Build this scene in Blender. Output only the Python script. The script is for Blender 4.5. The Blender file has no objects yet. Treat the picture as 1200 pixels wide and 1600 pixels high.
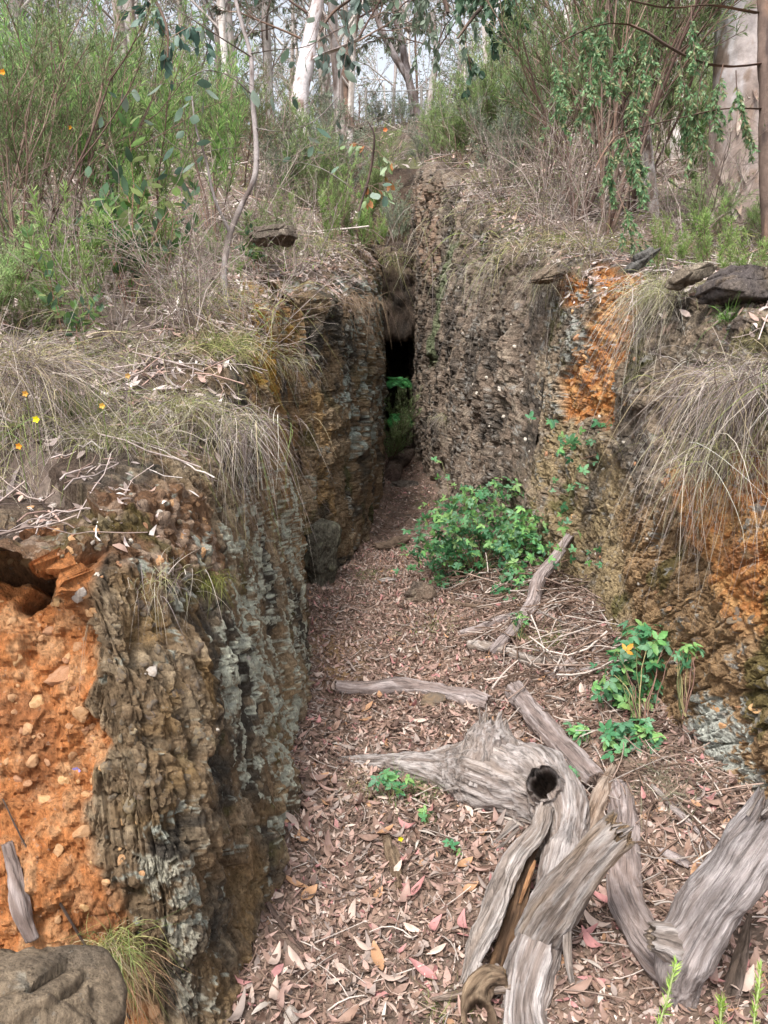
import bpy, math, random
import numpy as np
from mathutils import Vector, Matrix
from mathutils.bvhtree import BVHTree

rng = np.random.default_rng(11)
random.seed(11)
S = bpy.context.scene
COL = S.collection

# ---------------------------------------------------------------- camera
PITCH = math.radians(12.0)
CAM = np.array([0.0, 0.0, 1.6])
cam_d = bpy.data.cameras.new('camera')
cam_d.sensor_fit = 'VERTICAL'
cam_d.sensor_height = 24.0
cam_d.lens = 24.0 * 1202.0 / 1600.0
cam_d.clip_start = 0.02
cam_d.clip_end = 1200.0
cam = bpy.data.objects.new('camera', cam_d)
COL.objects.link(cam)
cam.location = CAM.tolist()
cam.rotation_euler = (math.pi / 2 - PITCH, 0, 0)
S.camera = cam

# ---------------------------------------------------------------- world: bright overcast sky
SUN_EL, SUN_AZ = math.radians(58), math.radians(205)
W = bpy.data.worlds.new('World'); S.world = W; W.use_nodes = True
nt = W.node_tree; nt.nodes.clear()
sky = nt.nodes.new('ShaderNodeTexSky'); sky.sky_type = 'NISHITA'; sky.sun_disc = False
sky.sun_elevation = SUN_EL; sky.sun_rotation = SUN_AZ
sky.air_density = 1.0; sky.dust_density = 4.0; sky.ozone_density = 1.0
hs = nt.nodes.new('ShaderNodeHueSaturation'); hs.inputs['Saturation'].default_value = 0.32
bg = nt.nodes.new('ShaderNodeBackground'); bg.inputs[1].default_value = 0.15
wo = nt.nodes.new('ShaderNodeOutputWorld')
nt.links.new(sky.outputs[0], hs.inputs['Color']); nt.links.new(hs.outputs[0], bg.inputs[0]); nt.links.new(bg.outputs[0], wo.inputs[0])

sun_d = bpy.data.lights.new('sun', 'SUN'); sun_d.energy = 2.0; sun_d.angle = math.radians(11); sun_d.color = (1.0, .96, .9)
sun = bpy.data.objects.new('sun', sun_d); COL.objects.link(sun)
# nishita rotation 0 = +Y, clockwise seen from above
sv = Vector((math.sin(SUN_AZ) * math.cos(SUN_EL), math.cos(SUN_AZ) * math.cos(SUN_EL), math.sin(SUN_EL)))
sun.rotation_euler = sv.to_track_quat('Z', 'Y').to_euler()

S.view_settings.view_transform = 'Standard'; S.view_settings.look = 'None'
S.view_settings.gamma = 1.0; S.view_settings.use_curve_mapping = False
S.view_settings.exposure = 1.08
S.render.engine = 'CYCLES'
S.cycles.max_bounces = 5; S.cycles.diffuse_bounces = 4; S.cycles.transmission_bounces = 3
S.cycles.glossy_bounces = 2

# ---------------------------------------------------------------- noise
def _h(i, j, k, s):
    with np.errstate(over='ignore'):
        n = (i.astype(np.uint32) * np.uint32(73856093)) ^ (j.astype(np.uint32) * np.uint32(19349663)) ^ (k.astype(np.uint32) * np.uint32(83492791)) ^ np.uint32((s * 2654435761) & 0xffffffff)
        n = (n ^ (n >> np.uint32(13))) * np.uint32(1274126177)
        n = (n ^ (n >> np.uint32(16))) * np.uint32(2246822519)
        n = n ^ (n >> np.uint32(15))
    return n.astype(np.float32) * np.float32(1 / 4294967296.0)

def vn(p, seed=0):
    p = np.asarray(p, np.float32)
    f = np.floor(p); i = f.astype(np.int64); t = p - f
    t = t * t * t * (t * (t * 6 - 15) + 10)
    r = 0
    for dx in (0, 1):
        wx = t[:, 0] if dx else 1 - t[:, 0]
        for dy in (0, 1):
            wy = t[:, 1] if dy else 1 - t[:, 1]
            for dz in (0, 1):
                wz = t[:, 2] if dz else 1 - t[:, 2]
                r = r + wx * wy * wz * _h(i[:, 0] + dx, i[:, 1] + dy, i[:, 2] + dz, seed)
    return r * 2 - 1

def fbm(p, o=4, seed=0, gain=.5, lac=2.03):
    p = np.asarray(p, np.float32); a, r, n = 1.0, 0, 0
    for k in range(o):
        r = r + a * vn(p, seed + 17 * k); n += a; a *= gain; p = p * lac + 3.7
    return r / n

def worley(p, seed=0, jit=.9):
    """F1, F2-F1, random id of the cell, vector to the cell point"""
    p = np.asarray(p, np.float32); i = np.floor(p).astype(np.int64)
    f1 = np.full(len(p), 9., np.float32); f2 = f1.copy(); cid = f1 * 0; cv = np.zeros((len(p), 3), np.float32)
    for dx in (-1, 0, 1):
        for dy in (-1, 0, 1):
            for dz in (-1, 0, 1):
                a, b, c = i[:, 0] + dx, i[:, 1] + dy, i[:, 2] + dz
                v = np.stack([a + .5 + jit * (_h(a, b, c, seed + 1) - .5), b + .5 + jit * (_h(a, b, c, seed + 2) - .5), c + .5 + jit * (_h(a, b, c, seed + 3) - .5)], 1) - p
                d = (v * v).sum(1)
                m = d < f1
                f2 = np.where(m, f1, np.minimum(f2, d)); f1 = np.where(m, d, f1)
                cid = np.where(m, _h(a, b, c, seed + 4), cid); cv[m] = v[m]
    f1, f2 = np.sqrt(f1), np.sqrt(f2)
    return f1, f2 - f1, cid, cv

def ss(a, b, x):
    t = np.clip((x - a) / (b - a), 0, 1); return t * t * (3 - 2 * t)

def mixc(a, b, t):
    a = np.asarray(a, float); b = np.asarray(b, float)
    if a.ndim == 1: a = a[None]
    if b.ndim == 1: b = b[None]
    t = np.asarray(t)[:, None]
    return a * (1 - t) + b * t

# ---------------------------------------------------------------- photo <-> place
CP, SP = math.cos(PITCH), math.sin(PITCH)
def ray(px, py):
    cx, cy = (px - 600) / 1202.0, (800 - py) / 1202.0
    return np.array([cx, CP + cy * SP, -SP + cy * CP])
def at(px, py, t): return CAM + ray(px, py) * t          # point at camera depth t
def proj(P):
    d = P - CAM; dep = d[:, 1] * CP - d[:, 2] * SP; up = d[:, 1] * SP + d[:, 2] * CP
    dep = np.where(dep < .05, .05, dep)
    return 600 + 1202 * d[:, 0] / dep, 800 - 1202 * up / dep, dep

# ---------------------------------------------------------------- objects
def tag(o, label=None, cat=None, group=None, kind=None):
    if label: o['label'] = label
    if cat: o['category'] = cat
    if group: o['group'] = group
    if kind: o['kind'] = kind
    return o
def empty(name, loc, label=None, cat=None, group=None, rz=0):
    o = bpy.data.objects.new(name, None); COL.objects.link(o); o.empty_display_size = .1
    o.location = [float(c) for c in loc]; o.rotation_euler = (0, 0, rz)
    return tag(o, label, cat, group)
def mesh(name, V, F, mat=None, col=None, smooth=True):
    V = np.asarray(V, np.float32); F = np.asarray(F, np.int32)
    me = bpy.data.meshes.new(name); n = F.shape[1]
    me.vertices.add(len(V)); me.vertices.foreach_set('co', V.ravel())
    me.loops.add(F.size); me.loops.foreach_set('vertex_index', F.ravel())
    me.polygons.add(len(F)); me.polygons.foreach_set('loop_start', np.arange(0, F.size, n, dtype=np.int32))
    me.polygons.foreach_set('loop_total', np.full(len(F), n, np.int32))
    me.polygons.foreach_set('use_smooth', np.full(len(F), bool(smooth)))
    if col is not None:
        col = np.asarray(col)
        if col.shape[1] >= 6:
            g = me.attributes.new('Grain', 'FLOAT_VECTOR', 'POINT'); g.data.foreach_set('vector', col[:, 3:6].astype(np.float32).ravel()); col = col[:, :3]
        c = np.ones((len(V), 4), np.float32); c[:, :col.shape[1]] = col
        a = me.attributes.new('Col', 'FLOAT_COLOR', 'POINT'); a.data.foreach_set('color', c.ravel())
    me.update(calc_edges=True)
    if mat: me.materials.append(mat)
    return me
def obj(name, me, parent=None, loc=None, rot=None, scale=None):
    o = bpy.data.objects.new(name, me); COL.objects.link(o)
    if parent is not None: o.parent = parent
    if loc is not None: o.location = [float(c) for c in loc]
    if rot is not None: o.rotation_euler = rot
    if scale is not None: o.scale = (scale,) * 3 if np.isscalar(scale) else scale
    return o
def kids(o): return [c for c in COL.objects if c.parent == o]
def copy_thing(o, parts, label=None, cat=None, group=None):
    """copies one thing and its (flat) list of parts"""
    c = o.copy(); COL.objects.link(c)
    for p in parts:
        q = p.copy(); COL.objects.link(q); q.parent = c
    if label: c['label'] = label
    if cat: c['category'] = cat
    if group: c['group'] = group
    return c
def join(parts):
    V, F, C, n = [], [], [], 0
    for v, f, c in parts:
        V.append(v); F.append(f + n); C.append(c); n += len(v)
    return np.concatenate(V), np.concatenate(F), np.concatenate(C)
def gridF(m, n, wrap=False):
    """quads of an m x n vertex grid (n fastest)"""
    i, j = np.meshgrid(np.arange(m - 1), np.arange(n if wrap else n - 1), indexing='ij')
    j2 = (j + 1) % n
    return np.stack([i * n + j, i * n + j2, (i + 1) * n + j2, (i + 1) * n + j], -1).reshape(-1, 4)

# ---------------------------------------------------------------- materials
def new_mat(name):
    m = bpy.data.materials.new(name); m.use_nodes = True; t = m.node_tree; t.nodes.clear()
    o = t.nodes.new('ShaderNodeOutputMaterial'); return m, t, o
def attr_mat(name, rough=.9, spec=.2, scale=60, amount=.35, bump=.4, bdist=.004, bscale=None, trans=0, rand=0, stretch=None, two=None, sheen=0):
    """vertex colour (what the thing is made of) x procedural grain, fine relief by bump"""
    m, t, o = new_mat(name); N, Lk = t.nodes.new, t.links.new
    a = N('ShaderNodeAttribute'); a.attribute_name = 'Col'
    tc = N('ShaderNodeTexCoord'); mp = N('ShaderNodeMapping'); Lk(tc.outputs['Object'], mp.inputs[0])
    if stretch: mp.inputs['Scale'].default_value = stretch
    n1 = N('ShaderNodeTexNoise'); n1.inputs['Scale'].default_value = scale; n1.inputs['Detail'].default_value = 5; n1.inputs['Roughness'].default_value = .7
    Lk(mp.outputs[0], n1.inputs['Vector'])
    mr = N('ShaderNodeMapRange'); mr.inputs[1].default_value = .3; mr.inputs[2].default_value = .7
    mr.inputs[3].default_value = 1 - amount; mr.inputs[4].default_value = 1 + amount
    Lk(n1.outputs[0], mr.inputs[0])
    mul = N('ShaderNodeVectorMath'); mul.operation = 'SCALE'; Lk(a.outputs['Color'], mul.inputs[0]); Lk(mr.outputs[0], mul.inputs['Scale'])
    out = mul.outputs[0]
    if rand:
        oi = N('ShaderNodeObjectInfo'); h = N('ShaderNodeHueSaturation')
        r1 = N('ShaderNodeMapRange'); r1.inputs[3].default_value = 1 - rand; r1.inputs[4].default_value = 1 + rand; Lk(oi.outputs['Random'], r1.inputs[0])
        r2 = N('ShaderNodeMapRange'); r2.inputs[3].default_value = .5 - rand * .06; r2.inputs[4].default_value = .5 + rand * .06; Lk(oi.outputs['Random'], r2.inputs[0])
        Lk(r1.outputs[0], h.inputs['Value']); Lk(r2.outputs[0], h.inputs['Hue']); Lk(out, h.inputs['Color']); out = h.outputs[0]
    b = N('ShaderNodeBsdfPrincipled'); b.inputs['Roughness'].default_value = rough; b.inputs['Specular IOR Level'].default_value = spec
    Lk(out, b.inputs['Base Color'])
    if bump:
        n2 = N('ShaderNodeTexNoise'); n2.inputs['Scale'].default_value = bscale or scale * 1.7; n2.inputs['Detail'].default_value = 6; n2.inputs['Roughness'].default_value = .75
        Lk(mp.outputs[0], n2.inputs['Vector'])
        bp = N('ShaderNodeBump'); bp.inputs['Strength'].default_value = bump; bp.inputs['Distance'].default_value = bdist
        Lk(n2.outputs[0], bp.inputs['Height']); Lk(bp.outputs[0], b.inputs['Normal'])
    if trans:
        tr = N('ShaderNodeBsdfTranslucent'); Lk(out, tr.inputs[0]); mx = N('ShaderNodeMixShader'); mx.inputs[0].default_value = trans
        Lk(b.outputs[0], mx.inputs[1]); Lk(tr.outputs[0], mx.inputs[2]); Lk(mx.outputs[0], o.inputs[0])
    else: Lk(b.outputs[0], o.inputs[0])
    return m
def rock_mat(name, scl, rot):
    m, t, o = new_mat(name); N, Lk = t.nodes.new, t.links.new
    a = N('ShaderNodeAttribute'); a.attribute_name = 'Col'; tc = N('ShaderNodeTexCoord')
    mp0 = N('ShaderNodeMapping'); mp0.inputs['Rotation'].default_value = rot; Lk(tc.outputs['Object'], mp0.inputs[0])
    mp = N('ShaderNodeMapping'); mp.inputs['Scale'].default_value = scl; Lk(mp0.outputs[0], mp.inputs[0])
    def noise(sc, det, ro=.7, iso=False):
        n = N('ShaderNodeTexNoise'); n.inputs['Scale'].default_value = sc; n.inputs['Detail'].default_value = det; n.inputs['Roughness'].default_value = ro; Lk((tc.outputs['Object'] if iso else mp.outputs[0]), n.inputs['Vector']); return n
    def mr(n, a0, a1, b0, b1):
        r = N('ShaderNodeMapRange'); r.inputs[1].default_value = a0; r.inputs[2].default_value = a1; r.inputs[3].default_value = b0; r.inputs[4].default_value = b1; Lk(n.outputs[0], r.inputs[0]); return r
    def mul(x, y, op='MULTIPLY'):
        q = N('ShaderNodeMath'); q.operation = op; Lk(x.outputs[0], q.inputs[0]); Lk(y.outputs[0], q.inputs[1]); return q
    n1, n2, n3 = noise(38, 8), noise(95, 6, .75), noise(60, 5, .7, True)
    f = mul(mul(mr(n1, .3, .7, .55, 1.5), mr(n2, .36, .46, .5, 1.0)), mr(n3, .3, .7, .8, 1.2))
    s = N('ShaderNodeVectorMath'); s.operation = 'SCALE'; Lk(a.outputs['Color'], s.inputs[0]); Lk(f.outputs[0], s.inputs['Scale'])
    n4 = noise(75, 4, .7, True); mx = N('ShaderNodeMix'); mx.data_type = 'RGBA'; Lk(mr(n4, .62, .68, 0, .5).outputs[0], mx.inputs[0]); Lk(s.outputs[0], mx.inputs[6]); mx.inputs[7].default_value = (.42, .37, .31, 1)
    bs = N('ShaderNodeBsdfPrincipled'); bs.inputs['Roughness'].default_value = .9; bs.inputs['Specular IOR Level'].default_value = .2; Lk(mx.outputs[2], bs.inputs['Base Color'])
    v = N('ShaderNodeTexVoronoi'); v.feature = 'F1'; v.inputs['Scale'].default_value = 42; Lk(mp.outputs[0], v.inputs['Vector'])
    hgt = mul(mul(n1, n2, 'ADD'), mr(v, 0, .7, .5, 0), 'ADD')
    bp = N('ShaderNodeBump'); bp.inputs['Strength'].default_value = 1; bp.inputs['Distance'].default_value = .016; Lk(hgt.outputs[0], bp.inputs['Height']); Lk(bp.outputs[0], bs.inputs['Normal']); Lk(bs.outputs[0], o.inputs[0]); return m
M_ROCK = rock_mat('rock', (1.7, 1.7, .8), (0, .15, 0))
M_ROCK_FLAT = rock_mat('rock_flat', (1, 1, 2.4), (0, .12, 0))
M_CLAY = rock_mat('clay', (1, 1, 1.2), (0, .1, 0))
M_ROCK_STEEP = rock_mat('rock_steep', (1.4, 1.8, .7), (-.35, 0, 0))
def common(p): return .075 * fbm(p * 1.5, 3, 66)
M_EARTH = attr_mat('earth', scale=45, amount=.4, bump=.8, bdist=.01, bscale=90)
M_STONE = attr_mat('stone', scale=25, amount=.35, bump=.7, bdist=.008, bscale=60, rand=.2)
def wood_mat():
    m, t, o = new_mat('dead_wood'); N, Lk = t.nodes.new, t.links.new
    a = N('ShaderNodeAttribute'); a.attribute_name = 'Col'; g = N('ShaderNodeAttribute'); g.attribute_name = 'Grain'
    def noise(sc, det, zs, ro=.65):
        mp = N('ShaderNodeMapping'); mp.inputs['Scale'].default_value = (1, 1, zs); Lk(g.outputs['Vector'], mp.inputs[0])
        n = N('ShaderNodeTexNoise'); n.inputs['Scale'].default_value = sc; n.inputs['Detail'].default_value = det; n.inputs['Roughness'].default_value = ro; n.inputs['Distortion'].default_value = .4; Lk(mp.outputs[0], n.inputs['Vector']); return n
    def rng_(n, a0, a1, b0, b1):
        r = N('ShaderNodeMapRange'); r.inputs[1].default_value = a0; r.inputs[2].default_value = a1; r.inputs[3].default_value = b0; r.inputs[4].default_value = b1; Lk(n.outputs[0], r.inputs[0]); return r
    n1, n2, n3 = noise(330, 7, .05, .75), noise(95, 6, .05, .7), noise(26, 6, .5)
    f1, f2, f3 = rng_(n1, .3, .7, .7, 1.3), rng_(n2, .38, .47, .5, 1.0), rng_(n3, .3, .7, .7, 1.25)
    p1 = N('ShaderNodeMath'); p1.operation = 'MULTIPLY'; Lk(f1.outputs[0], p1.inputs[0]); Lk(f2.outputs[0], p1.inputs[1])
    p2 = N('ShaderNodeMath'); p2.operation = 'MULTIPLY'; Lk(p1.outputs[0], p2.inputs[0]); Lk(f3.outputs[0], p2.inputs[1])
    mul = N('ShaderNodeVectorMath'); mul.operation = 'SCALE'; Lk(a.outputs['Color'], mul.inputs[0]); Lk(p2.outputs[0], mul.inputs['Scale'])
    bs = N('ShaderNodeBsdfPrincipled'); bs.inputs['Roughness'].default_value = .85; bs.inputs['Specular IOR Level'].default_value = .2; Lk(mul.outputs[0], bs.inputs['Base Color'])
    bp = N('ShaderNodeBump'); bp.inputs['Strength'].default_value = 1.0; bp.inputs['Distance'].default_value = .006; Lk(p1.outputs[0], bp.inputs['Height']); Lk(bp.outputs[0], bs.inputs['Normal']); Lk(bs.outputs[0], o.inputs[0]); return m
M_WOOD = wood_mat()
M_BARK = attr_mat('bark', scale=14, amount=.3, bump=.6, bdist=.01, bscale=40, rand=.15)
M_LITTER = attr_mat('fallen_leaf', rough=.65, spec=.35, scale=80, amount=.2, bump=0, trans=.12)
M_TWIG = attr_mat('twig', scale=60, amount=.3, bump=0)
M_LEAF = attr_mat('leaf', rough=.5, spec=.45, scale=30, amount=.15, bump=0, trans=.35, rand=.14)
M_FINE = attr_mat('fine_leaf', rough=.6, spec=.3, scale=6, amount=.3, bump=0, trans=.5, rand=.2)
M_GRASS = attr_mat('grass_blade', rough=.7, spec=.3, scale=20, amount=.25, bump=0, trans=.25, rand=.15)
M_FLOWER = attr_mat('petal', rough=.5, spec=.3, scale=20, amount=.1, bump=0, trans=.3)

# ---------------------------------------------------------------- lie of the land
# plan of the cutting: x, y, rim height, lean outwards per metre of height
LEFT = np.array([(-9, -2.5, .5, .4), (-4, .1, .8, .4), (-2.2, .95, 1.0, .4), (-1.3, 1.12, 1.10, .42), (-.85, 1.22, 1.14, .42), (-.55, 1.32, 1.16, .36),
                 (-.37, 1.44, 1.18, .24), (-.335, 1.8, 1.22, .16), (-.33, 2.3, 1.3, .14), (-.345, 3.0, 1.5, .13), (-.40, 4.0, 1.75, .12), (-.47, 4.85, 1.92, .1),
                 (-.30, 5.15, 1.95, .08), (-.17, 5.8, 2.0, .03), (-.09, 7, 2.2, .0), (-.07, 8.2, 2.4, 0), (-.06, 10, 2.7, .0), (-.05, 12.2, 2.9, .0), (.0, 14.6, 3.6, .0)], float)
RIGHT = np.array([(9, -2.5, .6, .3), (4.5, 0, 1.0, .3), (2.6, .7, 1.3, .2), (1.75, 1.25, 1.5, .12), (1.36, 1.7, 1.58, .10), (1.17, 2.15, 1.64, .08), (1.11, 2.5, 1.7, .07), (1.10, 2.9, 1.77, .07), (1.10, 3.4, 1.85, .06), (1.10, 4.1, 1.95, .05),
                  (.98, 5, 2.12, .05), (.76, 6, 2.4, .06), (.63, 7, 2.7, .06), (.58, 8.2, 3.1, .05), (.49, 10, 3.7, .02), (.45, 11.2, 4.05, .0), (.47, 12.2, 4.1, .0), (.5, 14.6, 4.6, .0)], float)
HY = [-60, -1.5, 0.0, 1.0, 2.4, 3.7, 5, 8, 11, 14, 18, 21, 26, 34, 60, 300]
HZ = [-.6, -.5, .3, .95, 1.35, 1.85, 2.25, 3.15, 4.1, 5.0, 6.2, 6.85, 7.2, 6.9, 5.0, 0.0]
def curve(C, n_out):
    d = np.r_[0, np.cumsum(np.hypot(*np.diff(C[:, :2], axis=0).T))]
    m = 2000; s = np.linspace(0, d[-1], m); R = np.stack([np.interp(s, d, C[:, k]) for k in range(4)], 1)
    k = 31; ker = np.hanning(k); ker /= ker.sum()
    Rp = np.pad(R, ((k // 2, k // 2), (0, 0)), mode='edge')
    R2 = np.stack([np.convolve(Rp[:, c], ker, 'valid') for c in range(4)], 1)
    T = np.gradient(R2[:, :2], axis=0); T /= np.linalg.norm(T, axis=1)[:, None]
    O = np.stack([-T[:, 1], T[:, 0]], 1) * n_out       # towards the bank
    return s, R2, O
cL, cR = curve(LEFT, 1), curve(RIGHT, -1)
def rim(c): s, R, O = c; return np.c_[R[:, :2] + O * (R[:, 3] * R[:, 2])[:, None], R[:, 2]]
rl, rr = rim(cL)[::25], rim(cR)[::25]
POLY = np.r_[rl, rr[::-1]]
def rimdist(x, y):
    """signed plan distance to the rim of the cutting (outside > 0) and the rim height there"""
    x = np.asarray(x, float).ravel(); y = np.asarray(y, float).ravel()
    A = POLY; B = np.roll(POLY, -1, 0); best = np.full(len(x), 1e9); zt = best * 0; ins = np.zeros(len(x), bool)
    for k in range(len(A)):
        ax, ay, az = A[k]; bx, by, bz = B[k]; ex, ey = bx - ax, by - ay; L2 = ex * ex + ey * ey + 1e-12
        t = np.clip(((x - ax) * ex + (y - ay) * ey) / L2, 0, 1)
        d = np.hypot(x - ax - t * ex, y - ay - t * ey)
        if k != len(A) - 1:
            m = d < best; best = np.where(m, d, best); zt = np.where(m, az + t * (bz - az), zt)
        c = (ay > y) != (by > y)
        if c.any(): ins ^= c & (x < (bx - ax) * (y - ay) / (by - ay + 1e-15) + ax)
    return np.where(ins, -best, best), zt
def bank(x, y, d, zt):
    h = np.interp(y, HY, HZ)
    p = np.stack([x, y, x * 0], -1)
    n = fbm(p * .35, 3, 5) * .35 * np.clip(np.maximum(d, 0) / 2.5, 0, 1) + fbm(p * 1.6, 3, 6) * .10 * np.clip(.3 + np.maximum(d, 0), 0, 1) + fbm(p * 7, 3, 7) * .03
    return h + (zt - h) * np.exp(-np.maximum(d, 0) / .9) + n
def hill(x, y):
    x = np.asarray(x, float).ravel(); y = np.asarray(y, float).ravel()
    d, zt = rimdist(x, y); return bank(x, y, d, zt), d
def floor_z(x, y):
    x = np.asarray(x, float); y = np.asarray(y, float); sh = x.shape; x = x.ravel(); y = y.ravel()
    xr = np.interp(y, RIGHT[2:, 1], RIGHT[2:, 0]); xl = np.interp(y, LEFT[5:, 1], LEFT[5:, 0])
    p = np.stack([x, y, x * 0], -1)
    w = np.interp(y, [1, 2.2, 3.2, 4.5, 5.5, 7, 9], [.35, .45, .75, .75, .5, .25, .15])
    z = .26 * np.interp(y, [1.5, 2.5, 4, 5.5, 8], [.5, .8, 1, .8, .3]) * ss(0, 1, (x - (xr - w)) / w)
    z = z + .06 * ss(0, 1, 1 - (x - xl) / .18) * (y > 1.4)
    z = z + fbm(p * 1.3, 2, 21) * .035 + fbm(p * 9, 3, 22) * .010
    return z.reshape(sh)
# ---------------------------------------------------------------- rock walls
BV, BF, _bn = [], [], [0]
def collide(V, m, n, st=3):
    """coarse copy of a grid surface, used to stand things on it"""
    G = V.reshape(m, n, 3)[::st, ::st]; a, b = G.shape[:2]
    BV.append(G.reshape(-1, 3)); BF.append(gridF(a, b) + _bn[0]); _bn[0] += a * b

def profile(c, s_list, q, soft=.07):
    s, R, O = c
    X = np.stack([np.interp(s_list, s, R[:, k]) for k in range(4)], 1)
    o = np.stack([np.interp(s_list, s, O[:, k]) for k in range(2)], 1); o /= np.linalg.norm(o, axis=1)[:, None]
    ZT = X[:, 2][:, None]; Q = q[None, :] * 1.0
    over = soft * np.logaddexp(0, (Q - ZT) / soft)      # softplus
    z = Q - over; u = X[:, 3][:, None] * z + over
    P = np.zeros((len(s_list), len(q), 3))
    P[..., 0] = X[:, 0][:, None] + o[:, 0][:, None] * u; P[..., 1] = X[:, 1][:, None] + o[:, 1][:, None] * u; P[..., 2] = z
    d, zt = rimdist(P[..., 0], P[..., 1]); d = d.reshape(z.shape); h = bank(P[..., 0].ravel(), P[..., 1].ravel(), d.ravel(), zt).reshape(z.shape)
    w = ss(.0, .22, over)
    P[..., 2] = z * (1 - w) + (h + .02 - .16 * ss(.36, .5, over)) * w
    return P, o, z, over

def normals(P):
    a = np.gradient(P, axis=0); b = np.gradient(P, axis=1); n = np.cross(a, b); n /= np.linalg.norm(n, axis=2)[..., None] + 1e-12; return n

def axes(ang, u2):
    """rock fabric frame: a down the foliation, b across it, in the plane of the wall (u2 = plan direction)"""
    ca, sa = math.cos(ang), math.sin(ang)
    return ca, sa

def relief(P, s, style):
    """how far the rock stands proud (metres): bedding plates, joints, broken blocks"""
    p = P.reshape(-1, 3); S_ = np.repeat(s, P.shape[1]); z = p[:, 2]
    wv = fbm(p * 2.2, 3, 31)
    sw = S_ + .05 * wv; zw = z + .05 * fbm(p * 2.0, 3, 32)
    out = np.zeros(len(p)); cid_all = np.zeros(len(p))
    for (ang, fa, fb, amp, crease, seed, wgt) in style:
        ca, sa = math.cos(ang), math.sin(ang)
        a = sw * ca + zw * sa; b = -sw * sa + zw * ca
        f1, e, cid, cv = worley(np.stack([a * fa, b * fb, p[:, 1] * .3 + wv * .7], 1), seed)
        w = wgt(S_, z) if callable(wgt) else wgt
        c2_ = (cid * 7.31) % 1.0; tilt = cv[:, 0] * (cid - .5) * 2.2 + cv[:, 1] * (c2_ - .5) * 2.6
        out += .72 * w * amp * ((cid - .5) * 1.7 + tilt) - w * crease * (1 - ss(0, .08, e))
        cid_all = cid_all + w * cid
    return out.reshape(P.shape[:2]), cid_all.reshape(P.shape[:2])

def in_poly(px, py, poly):
    ins = np.zeros(px.shape, bool); best = np.full(px.shape, 1e9)
    for k in range(len(poly)):
        ax, ay = poly[k]; bx, by = poly[(k + 1) % len(poly)]; ex, ey = bx - ax, by - ay
        t = np.clip(((px - ax) * ex + (py - ay) * ey) / (ex * ex + ey * ey + 1e-12), 0, 1)
        best = np.minimum(best, np.hypot(px - ax - t * ex, py - ay - t * ey))
        c = (ay > py) != (by > py)
        ins ^= c & (px < (bx - ax) * (py - ay) / (by - ay + 1e-15) + ax)
    return np.where(ins, best, -best)

class Wall:
    def __init__(self, c, s_list, q):
        self.s, self.q = s_list, q
        self.P, self.o, self.z, self.over = profile(c, s_list, q)
        self.N = normals(self.P)
        o3 = np.concatenate([-self.o, np.zeros((len(self.o), 1))], 1)[:, None, :]
        sg = np.sign((self.N * (o3 + np.array([0, 0, .6]))).sum(2)); self.N *= np.where(sg == 0, 1, sg)[..., None]
        self.px, self.py, self.dep = proj(self.P.reshape(-1, 3))
    def zone(self, pts, soft=.03, seed=1, wob=.05, fr=9):
        """an area of the wall, its corners found from where they show in the photograph, then kept in wall coordinates (along, up)"""
        SS = np.repeat(self.s, len(self.q)); QQ = np.tile(self.q, len(self.s)); c = []
        for (x, y) in pts:
            k = np.argmin((self.px - x) ** 2 + (self.py - y) ** 2); c.append((SS[k], QQ[k]))
        p = self.P.reshape(-1, 3)
        d = in_poly(SS, QQ, c) + wob * fbm(p * fr, 4, seed, gain=.6)
        return ss(-soft, soft, d)
    def finish(self, name, disp, colr, mat, label, cat='rock wall', st=3):
        V = self.P + self.N * disp[..., None]; self.V = V
        m, n = V.shape[:2]; F = gridF(m, n)
        v = V.reshape(-1, 3)
        a, b, c_ = v[F[0, 0]], v[F[0, 1]], v[F[0, 3]]
        if np.dot(np.cross(b - a, c_ - a), self.N.reshape(-1, 3)[F[0, 0]]) < 0: F = F[:, ::-1]
        collide(v, m, n, st)
        o = obj(name, mesh(name, v, F, mat, colr, smooth=False)); tag(o, label, cat, None, 'thing'); return o

def rock_colour(p, base, dark, tan, seed, cid):
    n1 = fbm(p * 3.1, 4, seed, gain=.6); n2 = fbm(p * 14, 4, seed + 3, gain=.6); n3 = fbm(p * 60, 3, seed + 5)
    c = mixc(base, dark, ss(-.15, .35, n1 + .5 * n2)); c = mixc(c, tan, ss(.1, .45, n2 * .8 - n1 * .5 + .3 * (cid - .5)) * .8)
    c = c * (1 + .35 * (cid - .5) + .5 * n3)[:, None]
    return c
def lichen(c, p, m, seed, fr=26, thr=.12, colr=(.40, .46, .40)):
    n = fbm(p * fr, 4, seed, gain=.65) + .5 * fbm(p * 85, 3, seed + 2, gain=.7); k = fbm(p * fr * .22, 2, seed + 4)
    w = ss(thr - .03, thr + .06, n + .35 * k + (m - 1) * .6) * (m > .01)
    cc = np.array(colr)[None] * (1 + .25 * fbm(p * 120, 2, seed + 9))[:, None]
    return c * (1 - w[:, None]) + cc * w[:, None], w
ORANGE = (.54, .215, .075); ORANGE_L = (.62, .33, .16); OCHRE = (.36, .22, .085); BROWN = (.215, .15, .09); DARK = (.070, .060, .048); TAN = (.34, .26, .17); GREY = (.16, .135, .115)
MOSS = (.085, .085, .02)

def spacing(c, y_or_s, k, kmin=.004, obl=1.0):
    pass
def samples(c, s0, s1, k, obl=lambda y: 1.0, mn=.0035):
    s, R, O = c; out = [s0]; v = s0
    while v < s1:
        x, y = np.interp(v, s, R[:, 0]), np.interp(v, s, R[:, 1]); d = math.hypot(x, y - 0) + .3
        v += max(mn, d * k * obl(y)) if y > .6 else .08
        out.append(min(v, s1))
    return np.array(out)
def s_at_y(c, y): s, R, O = c; k = np.argmin(np.abs(R[:, 1] - y) + 1e-6 * s); return s[k]

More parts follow.
